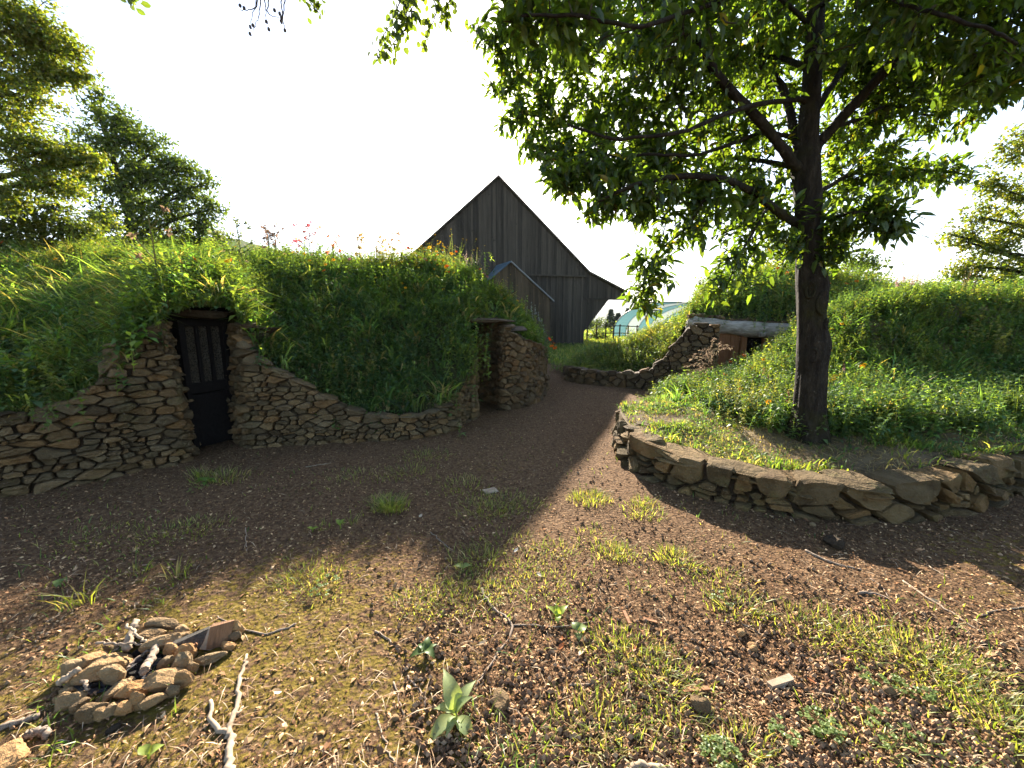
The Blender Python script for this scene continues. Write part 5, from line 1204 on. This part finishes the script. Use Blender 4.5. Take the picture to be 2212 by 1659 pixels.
# dead leaves
M['deadleaf'] = foliage_mat("dead_leaf", .3, 1.2, .03, (1.2, .9, .6))
DLF = [(1620,1392,(.30,.10,.04)),(1765,1480,(.32,.12,.05)),(1250,1420,(.45,.34,.24)),(1815,1425,(.3,.11,.04)),(1360,1415,(.3,.1,.04)),(1205,1407,(.3,.11,.04)),(610,1500,(.4,.28,.16)),(320,1220,(.35,.25,.18)),(905,1120,(.4,.33,.25)),(1170,1250,(.5,.45,.36)),(1110,1195,(.5,.48,.42)),(1850,1520,(.25,.10,.05)),(2100,1060,(.2,.12,.06)),(700,1630,(.25,.13,.06)),(1210,1392,(.3,.12,.05)),(380,1210,(.28,.18,.12))]
DLL = ["rust red dry leaf beside the small ochre stone", "rust dry leaf left of the clover patches", "large pale curled leaf by the big grass patch", "orange dry leaf in the right grass strip", "red brown leaf at the top of the big grass patch", "red brown leaf fragment by the round leaved weed", "pale round leaf right of the forked branch", "pale dry leaf in the shade above the fire pit", "pale leaf in the barn shade left of centre", "whitish leaf beside the barn shadow tip", "whitish leaf in the shade above the shadow tip", "dark brown leaf above the clover patches", "brown leaf under the right boulder wall", "brown leaf at the bottom edge right of the forked branch", "small rust leaf just above the round leaved weed", "pinkish brown leaf in the shade above the fire pit's right"]
for k, (u, v, c) in enumerate(DLF):
    L = .045; m = bulkmesh("dead_leaf", *[x for x in leaf6(np.zeros((1,3)), np.array([[1.,0,0]]), np.array([[0,0,1.]]), np.array([L]), np.array([L*.6]), np.array([c]), -.3)])
    o = link("dead_leaf", m, M['deadleaf'], None, gpf(u, v, .012)); o.rotation_euler = (rng.normal(0, .3), rng.normal(0, .3), rng.uniform(0, 6.28)); tag(o, DLL[k], "leaf", "dry leaves on the ground")

_SG = [x.G[:, :int(x.nv * .8)].reshape(-1, 3) for x in (left_surf, right_surf, house_surf)]
def plant_at(u, v, h, which=None):
    """where on a mound a stem of about height h has its head at this bearing: head point and stem length"""
    best = None
    for G in (_SG if which is None else [_SG[which]]):
        for Yd in np.arange(3.5, 14, .12):
            p = at(u, v, Yd); d = (G[:, 0] - p[0])**2 + (G[:, 1] - p[1])**2; k = int(np.argmin(d))
            if d[k] > .05: continue
            gap = p[2] - G[k, 2]
            if best is None or abs(gap - h) < best[0]: best = (abs(gap - h), p, gap)
            if gap <= h: break
    if best is None: return at(u, v, 8.0), h
    return best[1], min(max(best[2], .12), .95)
# ------------------------------------------------------------------ broad leaved weeds
def big_leaf(P, D, U, L, W, col, curl=.25, n=8, wav=.06):
    D = np.asarray(D, float) / np.linalg.norm(D); S = np.cross(D, U); S /= np.linalg.norm(S); N = np.cross(S, D); V = []; C = []
    for k in range(n + 1):
        t = k / n; w = W * .5 * (math.sin(math.pi * min(1, t * 1.02)**.8) * .95 + .06 * (1 - t)) * (1 + wav * math.sin(k * 2.4))
        c = np.asarray(P) + D * L * t + N * L * (.25 * t * (1 - t) * 2 - curl * t * t)
        V += [c - S * w + N * w * .35, c, c + S * w + N * w * .35]; C += [col, np.array(col) * 1.35, col]
    T = []
    for k in range(n):
        a = k * 3; T += [(a, a+1, a+4), (a, a+4, a+3), (a+1, a+2, a+5), (a+1, a+5, a+4)]
    return np.array(V), np.array(T), np.array(C)
def weed(label, u, v, leaves, col, stem_h=.03, name="broad_leaved_weed", Y=None, group=None):
    b = gpf(u, v) if Y is None else plant_at(u, v, .08, 0)[0]; t = empty(name, b); tag(t, label, "weed", group)
    V, F = tube(np.array([b - np.array([0, 0, .02]), b + np.array([.004, 0, stem_h * .5]), b + np.array([0, 0, stem_h])]), [.005, .004, .003], 6); link("stem", bulkmesh("stem", V, F, np.tile(col, (len(V), 1))), M['grass'], t)
    for (a, el, L, W) in leaves:
        D = np.array([math.cos(rad(a)) * math.cos(rad(el)), math.sin(rad(a)) * math.cos(rad(el)), math.sin(rad(el))])
        V, T, C = big_leaf(b + np.array([0, 0, stem_h * rng.uniform(.3, 1)]), D, (0, 0, 1), L, W * 1.25, np.array(col) * rng.uniform(.85, 1.2)); link("leaf", bulkmesh("leaf", V, T, C, True), M['grass'], t)
PALE = (.19, .24, .11)
weed("large broad leaved weed at the bottom centre of the yard", 985, 1560, [(118,42,.17,.06),(52,38,.13,.045),(15,50,.09,.035),(215,-5,.13,.055),(320,-8,.11,.05),(175,20,.09,.04),(250,10,.08,.03)], PALE, .05)
weed("shaded small broad leaved weed on the dark husk patch", 920, 1415, [(90,30,.07,.035),(200,5,.08,.04),(320,10,.07,.035),(30,30,.06,.03),(150,20,.05,.03)], (.06, .10, .03))
weed("bright young weed with upright leaves right of centre", 1205, 1340, [(40,35,.09,.035),(150,40,.08,.035),(95,60,.07,.03),(260,10,.05,.03)], (.18, .24, .05))
weed("small round leaved weed below the bright young weed", 1248, 1372, [(30,15,.06,.05),(120,25,.05,.045),(270,10,.05,.04)], (.13, .18, .07))
weed("pale pair of weed leaves at the barn shadow tip", 1000, 1235, [(20,20,.06,.04),(165,15,.07,.035)], (.18, .23, .07))
weed("yellow green weed seedling in the shade left of centre", 735, 1142, [(60,50,.06,.03),(140,35,.07,.03),(10,35,.05,.025)], (.17, .24, .04))
weed("second yellow green seedling beside the left shade line", 675, 1150, [(30,35,.05,.03),(170,25,.05,.025)], (.17, .24, .04))
weed("low flat leaved weed in front of the dark door", 445, 1045, [(0,10,.12,.05),(40,20,.10,.04),(120,25,.09,.04),(180,10,.12,.05),(220,8,.10,.04),(300,8,.10,.04)], (.09, .15, .03))
weed("pale leaf seedling at the bottom left", 320, 1640, [(40,30,.05,.035),(160,25,.05,.03)], (.2, .26, .06))
weed("small leafy seedling left of the fire pit grass", 130, 1268, [(60,40,.04,.03),(170,30,.05,.035),(300,10,.04,.03)], (.12, .18, .06))
# leaf clumps standing in the left mound's grass
weed("big upright dock leaf on the mound above the door's right", 580, 668, [(100,70,.26,.13),(20,10,.20,.12),(200,10,.18,.10)], (.10, .17, .04), .08, Y=6.2)
weed("fan of bright iris like leaves beside the low wall top", 605, 745, [(70,60,.32,.06),(110,55,.34,.06),(30,45,.30,.06),(150,45,.28,.06)], (.13, .20, .04), .05, Y=5.75)
weed("grey green broad leaves half hidden in the left grass", 268, 720, [(180,5,.2,.12),(60,40,.16,.1),(330,10,.2,.1)], (.10, .15, .09), .08, Y=4.7)
weed("cluster of round grey green leaves in the mound centre", 730, 705, [(0,15,.16,.12),(70,20,.16,.12),(140,15,.16,.12),(210,10,.16,.12),(290,10,.16,.12)], (.09, .14, .08), .1, Y=6.4)
weed("yellow green leafy plant hanging above the dark door", 465, 600, [(20,30,.16,.08),(80,40,.14,.08),(140,30,.16,.08),(200,10,.14,.07),(300,5,.16,.08)], (.20, .25, .05), .12, Y=6.0)

# ------------------------------------------------------------------ flowers
def flower(label, u, v, Yd, col, r=.03, h=.35, group=None, ctr=(.35, .22, .03), petals=9, leafy=0, name="wildflower", tilt=None):
    c, h = plant_at(u, v, h); b = c - np.array([rng.normal(0, .05), rng.normal(0, .03), h + .03]); t = empty(name, b); tag(t, label, "flower", group)
    V, F = tube(catmull(np.array([b, (b + c) / 2 + rng.normal(0, .02, 3), c]), 8), np.linspace(.004, .0028, 8), 5); link("stem", bulkmesh("stem", V, F, np.tile((.07, .11, .03), (len(V), 1))), M['grass'], t)
    ax = nz(np.array([rng.normal(0, .4), -.55 + rng.normal(0, .3), .75]) if tilt is None else np.array(tilt)); s = nz(np.cross(ax, [0, .3, 1])); w = np.cross(ax, s); a = np.arange(petals) / petals * 6.283 + rng.random()
    D = nz(np.cos(a)[:, None] * s + np.sin(a)[:, None] * w + ax * .25); n = petals
    V1, T1, C1 = leaf4(np.tile(c, (n, 1)), D, np.tile(ax, (n, 1)), np.full(n, r), np.full(n, r * .8), mixcol(n, [col], .12)); link("petals", bulkmesh("petals", V1, T1, C1), M['petal'], t)
    V2, F2 = ico(1); o = link("flower_centre", bulkmesh("flower_centre", V2 * r * .3 * np.array([1, 1, .7]), F2, np.tile(ctr, (len(V2), 1))), M['petal'], t, c + ax * r * .12)
    for k in range(leafy):
        a_ = k * 2.2 + 1; V3, T3, C3 = big_leaf(b * .45 + c * .55, (math.cos(a_), math.sin(a_) * .5, .35), (0, 0, 1), .16, .06, (.10, .15, .03)); link("leaf", bulkmesh("leaf", V3, T3, C3), M['grass'], t)
RED, ORANGE, YEL, PINK, WHITE, LILAC = (.62, .03, .015), (.75, .13, .02), (.75, .42, .02), (.55, .16, .25), (.7, .7, .62), (.32, .24, .48)
flower("red zinnia with green leaves on the left mound crest before the dark beech", 287, 512, 8.6, RED, .065, .45, None, petals=12, leafy=3)
flower("red flower at the left edge of the mound crest", 4, 524, 8.6, RED, .05, .35)
flower("orange red flower on the crest left of the bare weed stems", 498, 563, 8.3, ORANGE, .05, .3)
flower("deep red flower on the crest just left of the barn gable", 882, 536, 8.3, RED, .05, .35)
flower("rusty orange seed flower at the crest tip left of the barn", 862, 548, 8.2, ORANGE, .035, .3)
for k, (u, v) in enumerate([(205,545),(300,530),(322,540),(346,537),(392,541),(182,535)]): flower("small yellow flower on the crest in front of the left beeches", u, v, 8.5, YEL, .035, .3, "yellow flowers before the beeches")
for k in range(34):
    u = rng.uniform(875, 1000); v = rng.uniform(530, 585) + (u - 940) * .1 * (u > 940); flower("yellow daisy in the bright clump at the crest before the barn", u, v, rng.uniform(7.6, 8.3), YEL if rng.random() < .75 else ORANGE, .032, rng.uniform(.2, .4), "yellow daisies before the barn")
for (u, v, c) in ((928,535,YEL),(948,527,YEL),(975,548,YEL),(958,533,YEL)): flower("large yellow coneflower standing against the barn boards", u, v, 8.0, c, .05, .35, "yellow coneflowers against the barn", (.5, .3, .02))
for (u, v) in ((850,595),(868,612),(876,622),(855,580),(838,598),(812,600),(842,618),(905,598),(958,625),(870,632)): flower("yellow flower low in the middle of the left mound", u, v, 7.2, YEL, .035, .25, "yellow flowers on the mound slope")
for (u, v, d) in ((1187,733,8.9),(1196,742,8.9),(1199,752,8.9),(1192,748,8.85)): flower("orange red nasturtium hanging at the right end of the left mound", u, v, d, ORANGE if v > 745 else (.8, .07, .02), .055, .2, "nasturtiums at the mound end", leafy=1)
for (u, v, c, lab) in ((1038,582,ORANGE,"small orange flower at the mound shoulder before the porch"),(1052,598,PINK,"pink flower at the mound shoulder before the porch roof"),(1046,592,PINK,"second pink flower close to the porch roof"),(640,548,YEL,"single yellow flower on the crest under the tall weeds")): flower(lab, u, v, 8.2, c, .045, .25)
for (u, v) in ((1100,655),(1108,660),(1090,645),(1130,665),(1082,652),(1118,650)): flower("yellow flower on the right shoulder of the left mound", u, v, 8.3, YEL, .035, .2, "yellow flowers at the mound shoulder")
flower("bright red flower on the bank beside the arching plume grass", 1531, 820, 6.6, RED, .045, .25)
flower("orange flower right of the red one by the plume grass", 1566, 809, 6.7, ORANGE, .045, .25)
flower("orange flower on the bank below the log's dark opening", 1607, 768, 6.9, ORANGE, .05, .25)
flower("pale orange flower near the plume grass stems", 1578, 782, 6.8, ORANGE, .035, .25)
for (u, v) in ((1649,776),(1610,802),(1628,795),(1660,868),(1640,845),(1600,840),(1700,770),(1690,790)): flower("yellow flower on the sunlit bank left of the chestnut trunk", u, v, 6.5, YEL, .035, .25, "yellow flowers left of the trunk")
for (u, v) in ((1818,699),(1797,711),(1868,788),(1799,818),(1794,826),(1805,812),(1840,775),(1862,792),(1852,760)): flower("yellow flower on the bank right of the chestnut trunk", u, v, 6.2, YEL, .04, .28, "yellow flowers right of the trunk")
for (u, v) in ((1691,815),(1676,824),(1700,822),(1684,830),(1668,818)): flower("white flower on the bank left of the chestnut trunk", u, v, 6.3, WHITE, .03, .22, "white flowers left of the trunk")
for (u, v) in ((1796,842),(1802,846),(1790,850),(1812,838),(1808,852)): flower("pale lilac flower low beside the right of the trunk", u, v, 5.6, LILAC, .03, .2, "lilac flowers by the trunk")
for (u, v) in ((1829,613),(1838,598),(1790,612),(1850,608),(1700,590),(1680,580)): flower("orange flower on the skyline of the right house roof", u, v, 11.6, ORANGE, .06, .3, "orange flowers on the right roof")
for k in range(46):
    u = rng.uniform(250, 1000); flower("small yellow flower scattered along the crest of the left mound", u, rng.uniform(532, 575), 8, YEL if rng.random() < .7 else (.7, .55, .3), .035, rng.uniform(.25, .45), "small flowers along the crest")
for (u, v, c, lab) in ((700,585,ORANGE,"orange flower on the crest under the spindly weed"),(755,560,PINK,"pink flower on the crest right of the spindly weed"),(918,560,PINK,"pink flower among the yellow daisies"),(965,575,ORANGE,"orange flower at the right of the yellow daisies"),(120,560,YEL,"yellow flower at the far left of the mound crest"),(60,575,WHITE,"white flower at the far left of the mound crest"),(420,560,ORANGE,"orange flower above and right of the dark door")): flower(lab, u, v, 8, c, .045, .35)
# flower spikes
def spike(label, u, v, Yd, h, hl, col, r=.03, n=40, group=None, name="flower_spike", lean=.1, fluffy=.6):
    top, h = plant_at(u, v, h); b = top - np.array([rng.normal(0, lean), 0, h + .03]); t = empty(name, b); tag(t, label, "flower", group)
    Q = catmull(np.array([b, b * .5 + top * .5 + rng.normal(0, .015, 3), top]), 10); V, F = tube(Q, np.linspace(.004, .002, 10), 5); link("stem", bulkmesh("stem", V, F, np.tile((.10, .11, .04), (len(V), 1))), M['grass'], t)
    q = rng.random(n); P = top + (Q[0] - top) * (q * hl / h)[:, None]; a = rng.uniform(0, 6.28, n); D = nz(np.stack([np.cos(a), np.sin(a), rng.uniform(-.2, fluffy, n)], 1)); L = r * (.4 + .9 * q)
    V1, T1, C1 = leaf4(P, D, np.tile([0, 0, 1.], (n, 1)), L, L * .5, mixcol(n, [col], .2)); tag(link("flower_head", bulkmesh("flower_head", V1, T1, C1), M['petal'], t), kind="stuff")
for (u, v, c, lab) in ((1650,795,(.55,.22,.18),"pink flower spike on the sunlit bank left of the trunk"),(1658,808,(.55,.22,.18),"second pink flower spike just below the first by the trunk"),(1703,842,(.5,.2,.16),"dusky pink spike close against the trunk's left"),(1823,785,(.45,.12,.3),"purple flower spike right of the trunk")): spike(lab, u, v, 6.2, .4, .16, c, .035)
for (u, v) in ((1000,548),(1008,540),(1018,548),(1030,543),(1038,552),(1024,560),(1012,556),(1045,565)): spike("pale feathery grass plume on the mound shoulder before the barn", u, v, 8.2, .55, .2, (.40, .32, .25), .035, 46, "pale plumes before the barn", "grass_plume", .15, 1.2)
for (u, v) in ((1148,652),(1156,658),(1140,660),(1163,672),(1168,685),(1150,670),(1172,700)): spike("silvery grey mugwort stem at the mound end before the porch", u, v, 8.7, .35, .22, (.30, .34, .32), .045, 40, "silvery stems at the mound end", "mugwort_stem", .08, .8)
for (u, v) in ((1938,588),(1948,580),(1960,592),(1975,585),(1985,578),(1990,590),(1955,600)): spike("pinkish grass plume on the skyline right of the trunk", u, v, 10.8, .6, .25, (.45, .33, .30), .05, 46, "plumes on the right skyline", "grass_plume", .2, 1.2)
for (u, v) in ((2090,565),(2098,575),(2105,560),(2112,580)): spike("dry tan seed spike on the skyline before the right beech", u, v, 9.0, .6, .45, (.36, .26, .14), .03, 40, "dry spikes before the right beech", "seed_spike", .05, .8)
for (u, v) in ((1940,720),(1955,712),(1962,735),(1930,790),(1940,785)): spike("whitish dried stalk in the dark bank on the right", u, v, 5.4, .3, .12, (.4, .42, .36), .03, 20, "whitish stalks in the dark bank", "seed_spike", .1, .6)
# tall branching weeds on the skyline
def tall_weed(label, u, v, Yd, h, col, nb=14, seed=(.18, .12, .08), group=None):
    top, h = plant_at(u, v, h * 1.15, 0); b = top - np.array([rng.normal(0, .08), 0, h + .03]); t = empty("tall_weed", b); tag(t, label, "weed", group); acc = Acc(); hd = Acc()
    Q = catmull(np.array([b, b * .5 + top * .5 + rng.normal(0, .03, 3), top]), 14); V, F = tube(Q, np.linspace(.012, .005, 14), 5); acc.add(V, F, col)
    for k in range(nb):
        q = Q[5 + int(8 * k / nb)]; a = rng.uniform(0, 6.28); l = rng.uniform(.08, .2) * h * 1.6; e = q + np.array([math.cos(a) * l, math.sin(a) * l * .5, l * rng.uniform(.4, 1.1)])
        V, F = tube(np.array([q, (q + e) / 2 + np.array([0, 0, -.01]), e]), [.006, .005, .004], 4); acc.add(V, F, col)
        m = 9; D = nz(rng.normal(0, 1, (m, 3))); hd.add(*leaf4(e + rng.normal(0, .012, (m, 3)), D, nz(rng.normal(0, 1, (m, 3))), np.full(m, .055), np.full(m, .04), mixcol(m, [seed], .25)))
        L = rng.uniform(.05, .1); V, T, C = leaf4(q[None], nz(np.array([[math.cos(a + 1), math.sin(a + 1), .1]])), np.array([[0, 0, 1.]]), np.array([L]), np.array([L * .25]), np.array([col])); acc.add(V, T, C)
    acc.build("stem", M['grass'], t); tag(hd.build("seed_heads", M['petal'], t), kind="stuff")
G1, G2 = (.08, .10, .04), (.10, .10, .05)
tall_weed("tall bushy weed standing alone against the sky left of centre", 510, 488, 8.5, .75, G1, 14, (.12, .15, .05)); tall_weed("dark branching seed weed on the skyline over the low wall", 578, 488, 8.4, .6, G2, 14); tall_weed("second dark branching seed weed beside it on the skyline", 592, 500, 8.4, .5, G2, 12)
tall_weed("tall weed with reddish pink heads at the skyline", 654, 490, 8.4, .65, G2, 9, (.45, .12, .14)); tall_weed("thin tall weed right of the reddish headed weed", 668, 494, 8.4, .6, G2, 7, (.4, .15, .12)); tall_weed("spindly weed with orange heads before the white sky", 710, 505, 8.3, .5, G2, 8, (.5, .2, .08))
tall_weed("yellowing weed on the crest at the mound middle", 770, 512, 8.3, .5, (.13, .15, .04), 10, (.4, .26, .06)); tall_weed("fine weed with small heads left of the barn roof", 842, 510, 8.3, .55, G2, 9, (.4, .22, .08)); tall_weed("leaning fine weed by the barn roof foot", 815, 520, 8.3, .5, G1, 8, (.35, .25, .08))
tall_weed("tall thin stem before the dark left beech", 320, 468, 8.5, .9, G2, 4, (.2, .14, .08)); tall_weed("weed tuft at the right end of the dark left beech", 465, 505, 8.5, .5, G1, 12, (.2, .22, .08))
# bushy leafy stems on the mound shoulder
# arching plume grass by the right house
pb = at(1533, 846, 6.75); pg = empty("plume_grass", pb); tag(pg, "clump of arching grass with drooping seed plumes before the stone wall", "grass clump")
for k, (u, v) in enumerate([(1471,808),(1480,790),(1490,773),(1497,768),(1503,763),(1512,756),(1522,752),(1542,730),(1556,740),(1552,752),(1478,815),(1463,824),(1468,850),(1488,800),(1500,785),(1515,775),(1530,765),(1540,758),(1495,815),(1510,800),(1572,745),(1580,752)]):
    e = at(u, v, 6.7 + .25 * math.sin(k * 2.1)); s_ = pb + np.array([rng.normal(0, .07), rng.normal(0, .07), 0]); m = s_ * .45 + e * .55 + np.array([(.10 if u < 1540 else -.1), 0, .16 + .1 * (u - 1460) / 100])
    Q = catmull(np.array([s_, m, e]), 22); V, F = tube(Q, np.linspace(.0045, .0018, 22), 4); st = link("stem", bulkmesh("stem", V, F, np.tile((.14, .12, .07), (len(V), 1))), M['petal'], pg)
    n = 30; q = rng.integers(9, 22, n); P = Q[q] + rng.normal(0, .006, (n, 3)); D = nz((Q[np.minimum(q + 1, 21)] - Q[q - 1]) * 3 + rng.normal(0, .05, (n, 3)) + np.array([0, 0, -.06])); L = rng.uniform(.035, .065, n)
    V1, T1, C1 = leaf4(P, D, nz(rng.normal(0, 1, (n, 3))), L, L * .22, mixcol(n, [(.22, .17, .12), (.17, .13, .09), (.20, .17, .11)], .2)); tag(link("seed_plume", bulkmesh("seed_plume", V1, T1, C1), M['petal'], st), kind="stuff")
n = 160; P = np.tile(pb, (n, 1)) + rng.normal(0, .09, (n, 3)) * np.array([1, 1, 0]); link("leaves", bulkmesh("leaves", *blades(P, rng.uniform(.3, .6, n), np.full(n, .009), rng.uniform(0, 6.28, n), rng.uniform(.3, .9, n), rng.uniform(.2, .6, n), mixcol(n, GREEN_Y))), M['grass'], pg)

# ------------------------------------------------------------------ far side: polytunnel, fence, hedge, spruces, hills
def poly_mat(name, c, tr):
    m, nt, b = mat_base(name); nt.nodes.remove(b); d = nd(nt, "ShaderNodeBsdfDiffuse"); t = nd(nt, "ShaderNodeBsdfTranslucent"); gl = nd(nt, "ShaderNodeBsdfGlossy"); gl.inputs["Roughness"].default_value = .25
    d.inputs["Color"].default_value = (*c, 1); t.inputs["Color"].default_value = (*tr, 1)
    mx = nd(nt, "ShaderNodeMixShader"); mx.inputs[0].default_value = .5; m2 = nd(nt, "ShaderNodeMixShader"); m2.inputs[0].default_value = .12
    nt.links.new(d.outputs[0], mx.inputs[1]); nt.links.new(t.outputs[0], mx.inputs[2]); nt.links.new(mx.outputs[0], m2.inputs[1]); nt.links.new(gl.outputs[0], m2.inputs[2]); nt.links.new(m2.outputs[0], nt.nodes["Material Output"].inputs["Surface"]); return m
M['tunnel'] = poly_mat("teal_plastic_sheet", (.06, .135, .15), (.07, .15, .16)); M['tunnelw'] = poly_mat("pale_plastic_sheet", (.26, .30, .30), (.24, .28, .27))
p0 = at(1432, 715, 27); p0[2] = float(g(p0[0], p0[1])); axd = np.array([.82, .57, 0]); acr = np.array([.57, -.82, 0])
tun = empty("polytunnel", p0); tag(tun, "teal plastic polytunnel with hoops beyond the fence", "polytunnel")
RW, RH, NB, SP = 4.4, 2.5, 7, 1.5
def hoop(k, sc=1.0, n=25):
    a = np.linspace(0, math.pi, n); return p0 + axd * SP * k + np.cos(a)[:, None] * acr * -RW * sc + np.array([0, 0, 1.0]) * (np.sin(a)**.8 * RH * sc)[:, None]
for k in range(NB):
    A_, B_ = hoop(k), hoop(k + 1); n = len(A_); V = np.concatenate([A_, B_]); F = [(i, i+1, n+i+1, n+i) for i in range(n-1)]
    link("cover", pymesh("cover", V, F, True), M['tunnel'] if k % 2 == 0 else M['tunnelw'], tun)
for k in range(NB + 1):
    V, F = tube(hoop(k, 1.008), .04, 6); link("hoop", bulkmesh("hoop", V, F, None, True), M['metal_trim'], tun)
fence = empty("field_fence", at(1310, 745, 23)); tag(fence, "weathered post and rail fence beyond the barn corner", "fence")
for u in (1268, 1288, 1308, 1325, 1338, 1356, 1375):
    p = at(u, 720, 23.5); p[2] = float(g(p[0], p[1])); V, F = tube(np.array([p - np.array([0, 0, .1]), p + np.array([.01, 0, .6]), p + np.array([.02, 0, 1.05 + .1 * math.sin(u)])]), [.05, .045, .04], 7); link("post", bulkmesh("post", V, F), M['plank_warm'], fence)
a_, b_ = at(1300, 720, 23.45), at(1380, 720, 23.45)
for z in (.42, .85):
    V, F = tube(np.array([[a_[0], a_[1], .6 + z], (a_ + b_) / 2 * np.array([1, 1, 0]) + np.array([0, 0, .6 + z + .02]), [b_[0], b_[1], .6 + z - .03]]), .03, 6); link("rail", bulkmesh("rail", V, F), M['plank_warm'], fence)
HAZEG = [(.05, .075, .03), (.065, .085, .035), (.045, .065, .03)]
leafy_tree("hedge_shrub", "dark rounded shrub behind the field fence", at(1290, 738, 26), at(1290, 716, 26), B3([(1275,728,26,9,14),(1290,724,26,11,18),(1305,728,26,9,14),(1283,731,26,9,12)]), .14, 14, HAZEG, M['beech'], .06, "shrub")
leafy_tree("hedge_shrub", "pale green hedge bush to the right of the far meadow", at(1340, 735, 40), at(1340, 705, 40), B3([(1330,715,40,12,20),(1345,710,40,12,20),(1320,720,40,10,14),(1362,712,40,14,20),(1385,712,40,14,18)]), .22, 14, HAZEG + GREEN_Y[:1], M['beech'], .08, "shrub")
for k, (u, vt, Yd, lab) in enumerate(((1268, 690, 75, "rounded hazy field tree nearest the barn corner"), (1290, 688, 80, "hazy field tree in the middle of the far tree line"), (1310, 694, 70, "low hazy tree left of the distant spruces"), (1372, 690, 80, "hazy tree just behind the polytunnel end"))):
    b = at(u, 712, Yd); b[2] = float(g(b[0], b[1])); c = at(u, vt + 10, Yd); r = 9 * Yd / FPX
    leafy_tree("field_tree", lab, b, c, [(c, r, 22), (c + np.array([r, 0, -r * .4]), r * .8, 16), (c + np.array([-r, 0, -r * .4]), r * .8, 16), (c + np.array([0, 0, -r]), r * 1.2, 22)], .4, 12, HAZEG, M['beech'], .2)
def spruce(label, u, vt, Yd, w):
    b = at(u, 712, Yd); b[2] = float(g(b[0], b[1])); top = at(u, vt, Yd); H = top[2] - b[2]; t = empty("spruce_tree", b); tag(t, label, "tree", "distant spruces")
    V, F = tube(np.array([b, (b + top) / 2, top]), [.18, .1, .02], 6); link("trunk", bulkmesh("trunk", V, F), M['bark'], t)
    n = 1500; q = rng.random(n)**.8; R_ = w * (1 - q) * (.75 + .5 * np.abs(np.sin(q * 34))); a = rng.uniform(0, 6.28, n); rr = R_ * rng.random(n)**.5
    P = np.stack([b[0] + rr * np.cos(a), b[1] + rr * np.sin(a), b[2] + .5 + q * (H - .5) - rr * .35], 1); D = nz(np.stack([np.cos(a), np.sin(a), rng.uniform(-.7, .1, n)], 1)); L = rng.uniform(.25, .5, n)
    tag(link("crown", bulkmesh("crown", *leaf4(P, D, np.tile([0, 0, 1.], (n, 1)), L, L * .45, mixcol(n, [(.03, .05, .025), (.04, .06, .03)], .2))), M['beech'], t), kind="stuff")
for lab, u, vt, w in (("leftmost of the distant spruces beside the barn eave", 1318, 668, 1.6), ("second distant spruce from the barn eave", 1334, 676, 1.4), ("tallest distant spruce next to the polytunnel", 1354, 666, 1.8), ("short distant spruce behind the polytunnel arch", 1368, 680, 1.2)): spruce(lab, u, vt, 62, w)
M['hill'] = plain("wooded_hill", (.035, .05, .022), .95, (.07, .085, .035), .01)
def hill(name, label, Yd, us, vs_, deep, seed):
    P = np.array([at(u, v, Yd) for u, v in zip(us, vs_)]); Q = catmull(P, 90); Q[:, 2] += 1.2 * (fbm(Q[:, 0] * 9 / Yd, np.zeros(90), seed, 4) - .45) * Yd / 100
    V = []; 
    for k, o_ in enumerate((-.5, -.25, 0, .35)):
        z = Q[:, 2] * (0, .62, 1, .2)[k]; V.append(np.stack([Q[:, 0], Q[:, 1] + o_ * deep, z if k else np.full(90, -.5)], 1))
    V = np.concatenate(V); F = [(r * 90 + i, r * 90 + i + 1, (r+1) * 90 + i + 1, (r+1) * 90 + i) for r in range(3) for i in range(89)]
    tag(link(name, pymesh(name, V, F, True), M['hill']), label, kind="structure")
hill("hills", "hazy wooded hills on the horizon beyond the tunnel", 4500, (-2200, -800, 0, 600, 1000, 1250, 1320, 1420, 1600, 2000, 2600, 4000), (660, 655, 650, 648, 650, 652, 648, 655, 650, 655, 655, 660), 1600, 3)
hill("hill", "nearer hazy hill shoulder left behind the mound crest", 150, (-900, -300, 100, 300, 480, 540, 600, 680, 760), (560, 530, 520, 510, 515, 528, 542, 580, 680), 60, 9)
# haze in the air
V, F = boxVF(-9000, 9000, -60, 7600, -2.5, 520); hz = link("haze", pymesh("haze", V, F), None)
m = bpy.data.materials.new("haze_air"); m.use_nodes = True; nt = m.node_tree; nt.nodes.remove(nt.nodes["Principled BSDF"])
pv = nt.nodes.new("ShaderNodeVolumePrincipled"); pv.inputs["Color"].default_value = (.93, .95, 1, 1); pv.inputs["Density"].default_value = .00013; pv.inputs["Anisotropy"].default_value = 0.0
nt.links.new(pv.outputs[0], nt.nodes["Material Output"].inputs["Volume"]); hz.data.materials.append(m); tag(hz, "thin bright morning haze in the air", "haze", kind="stuff")
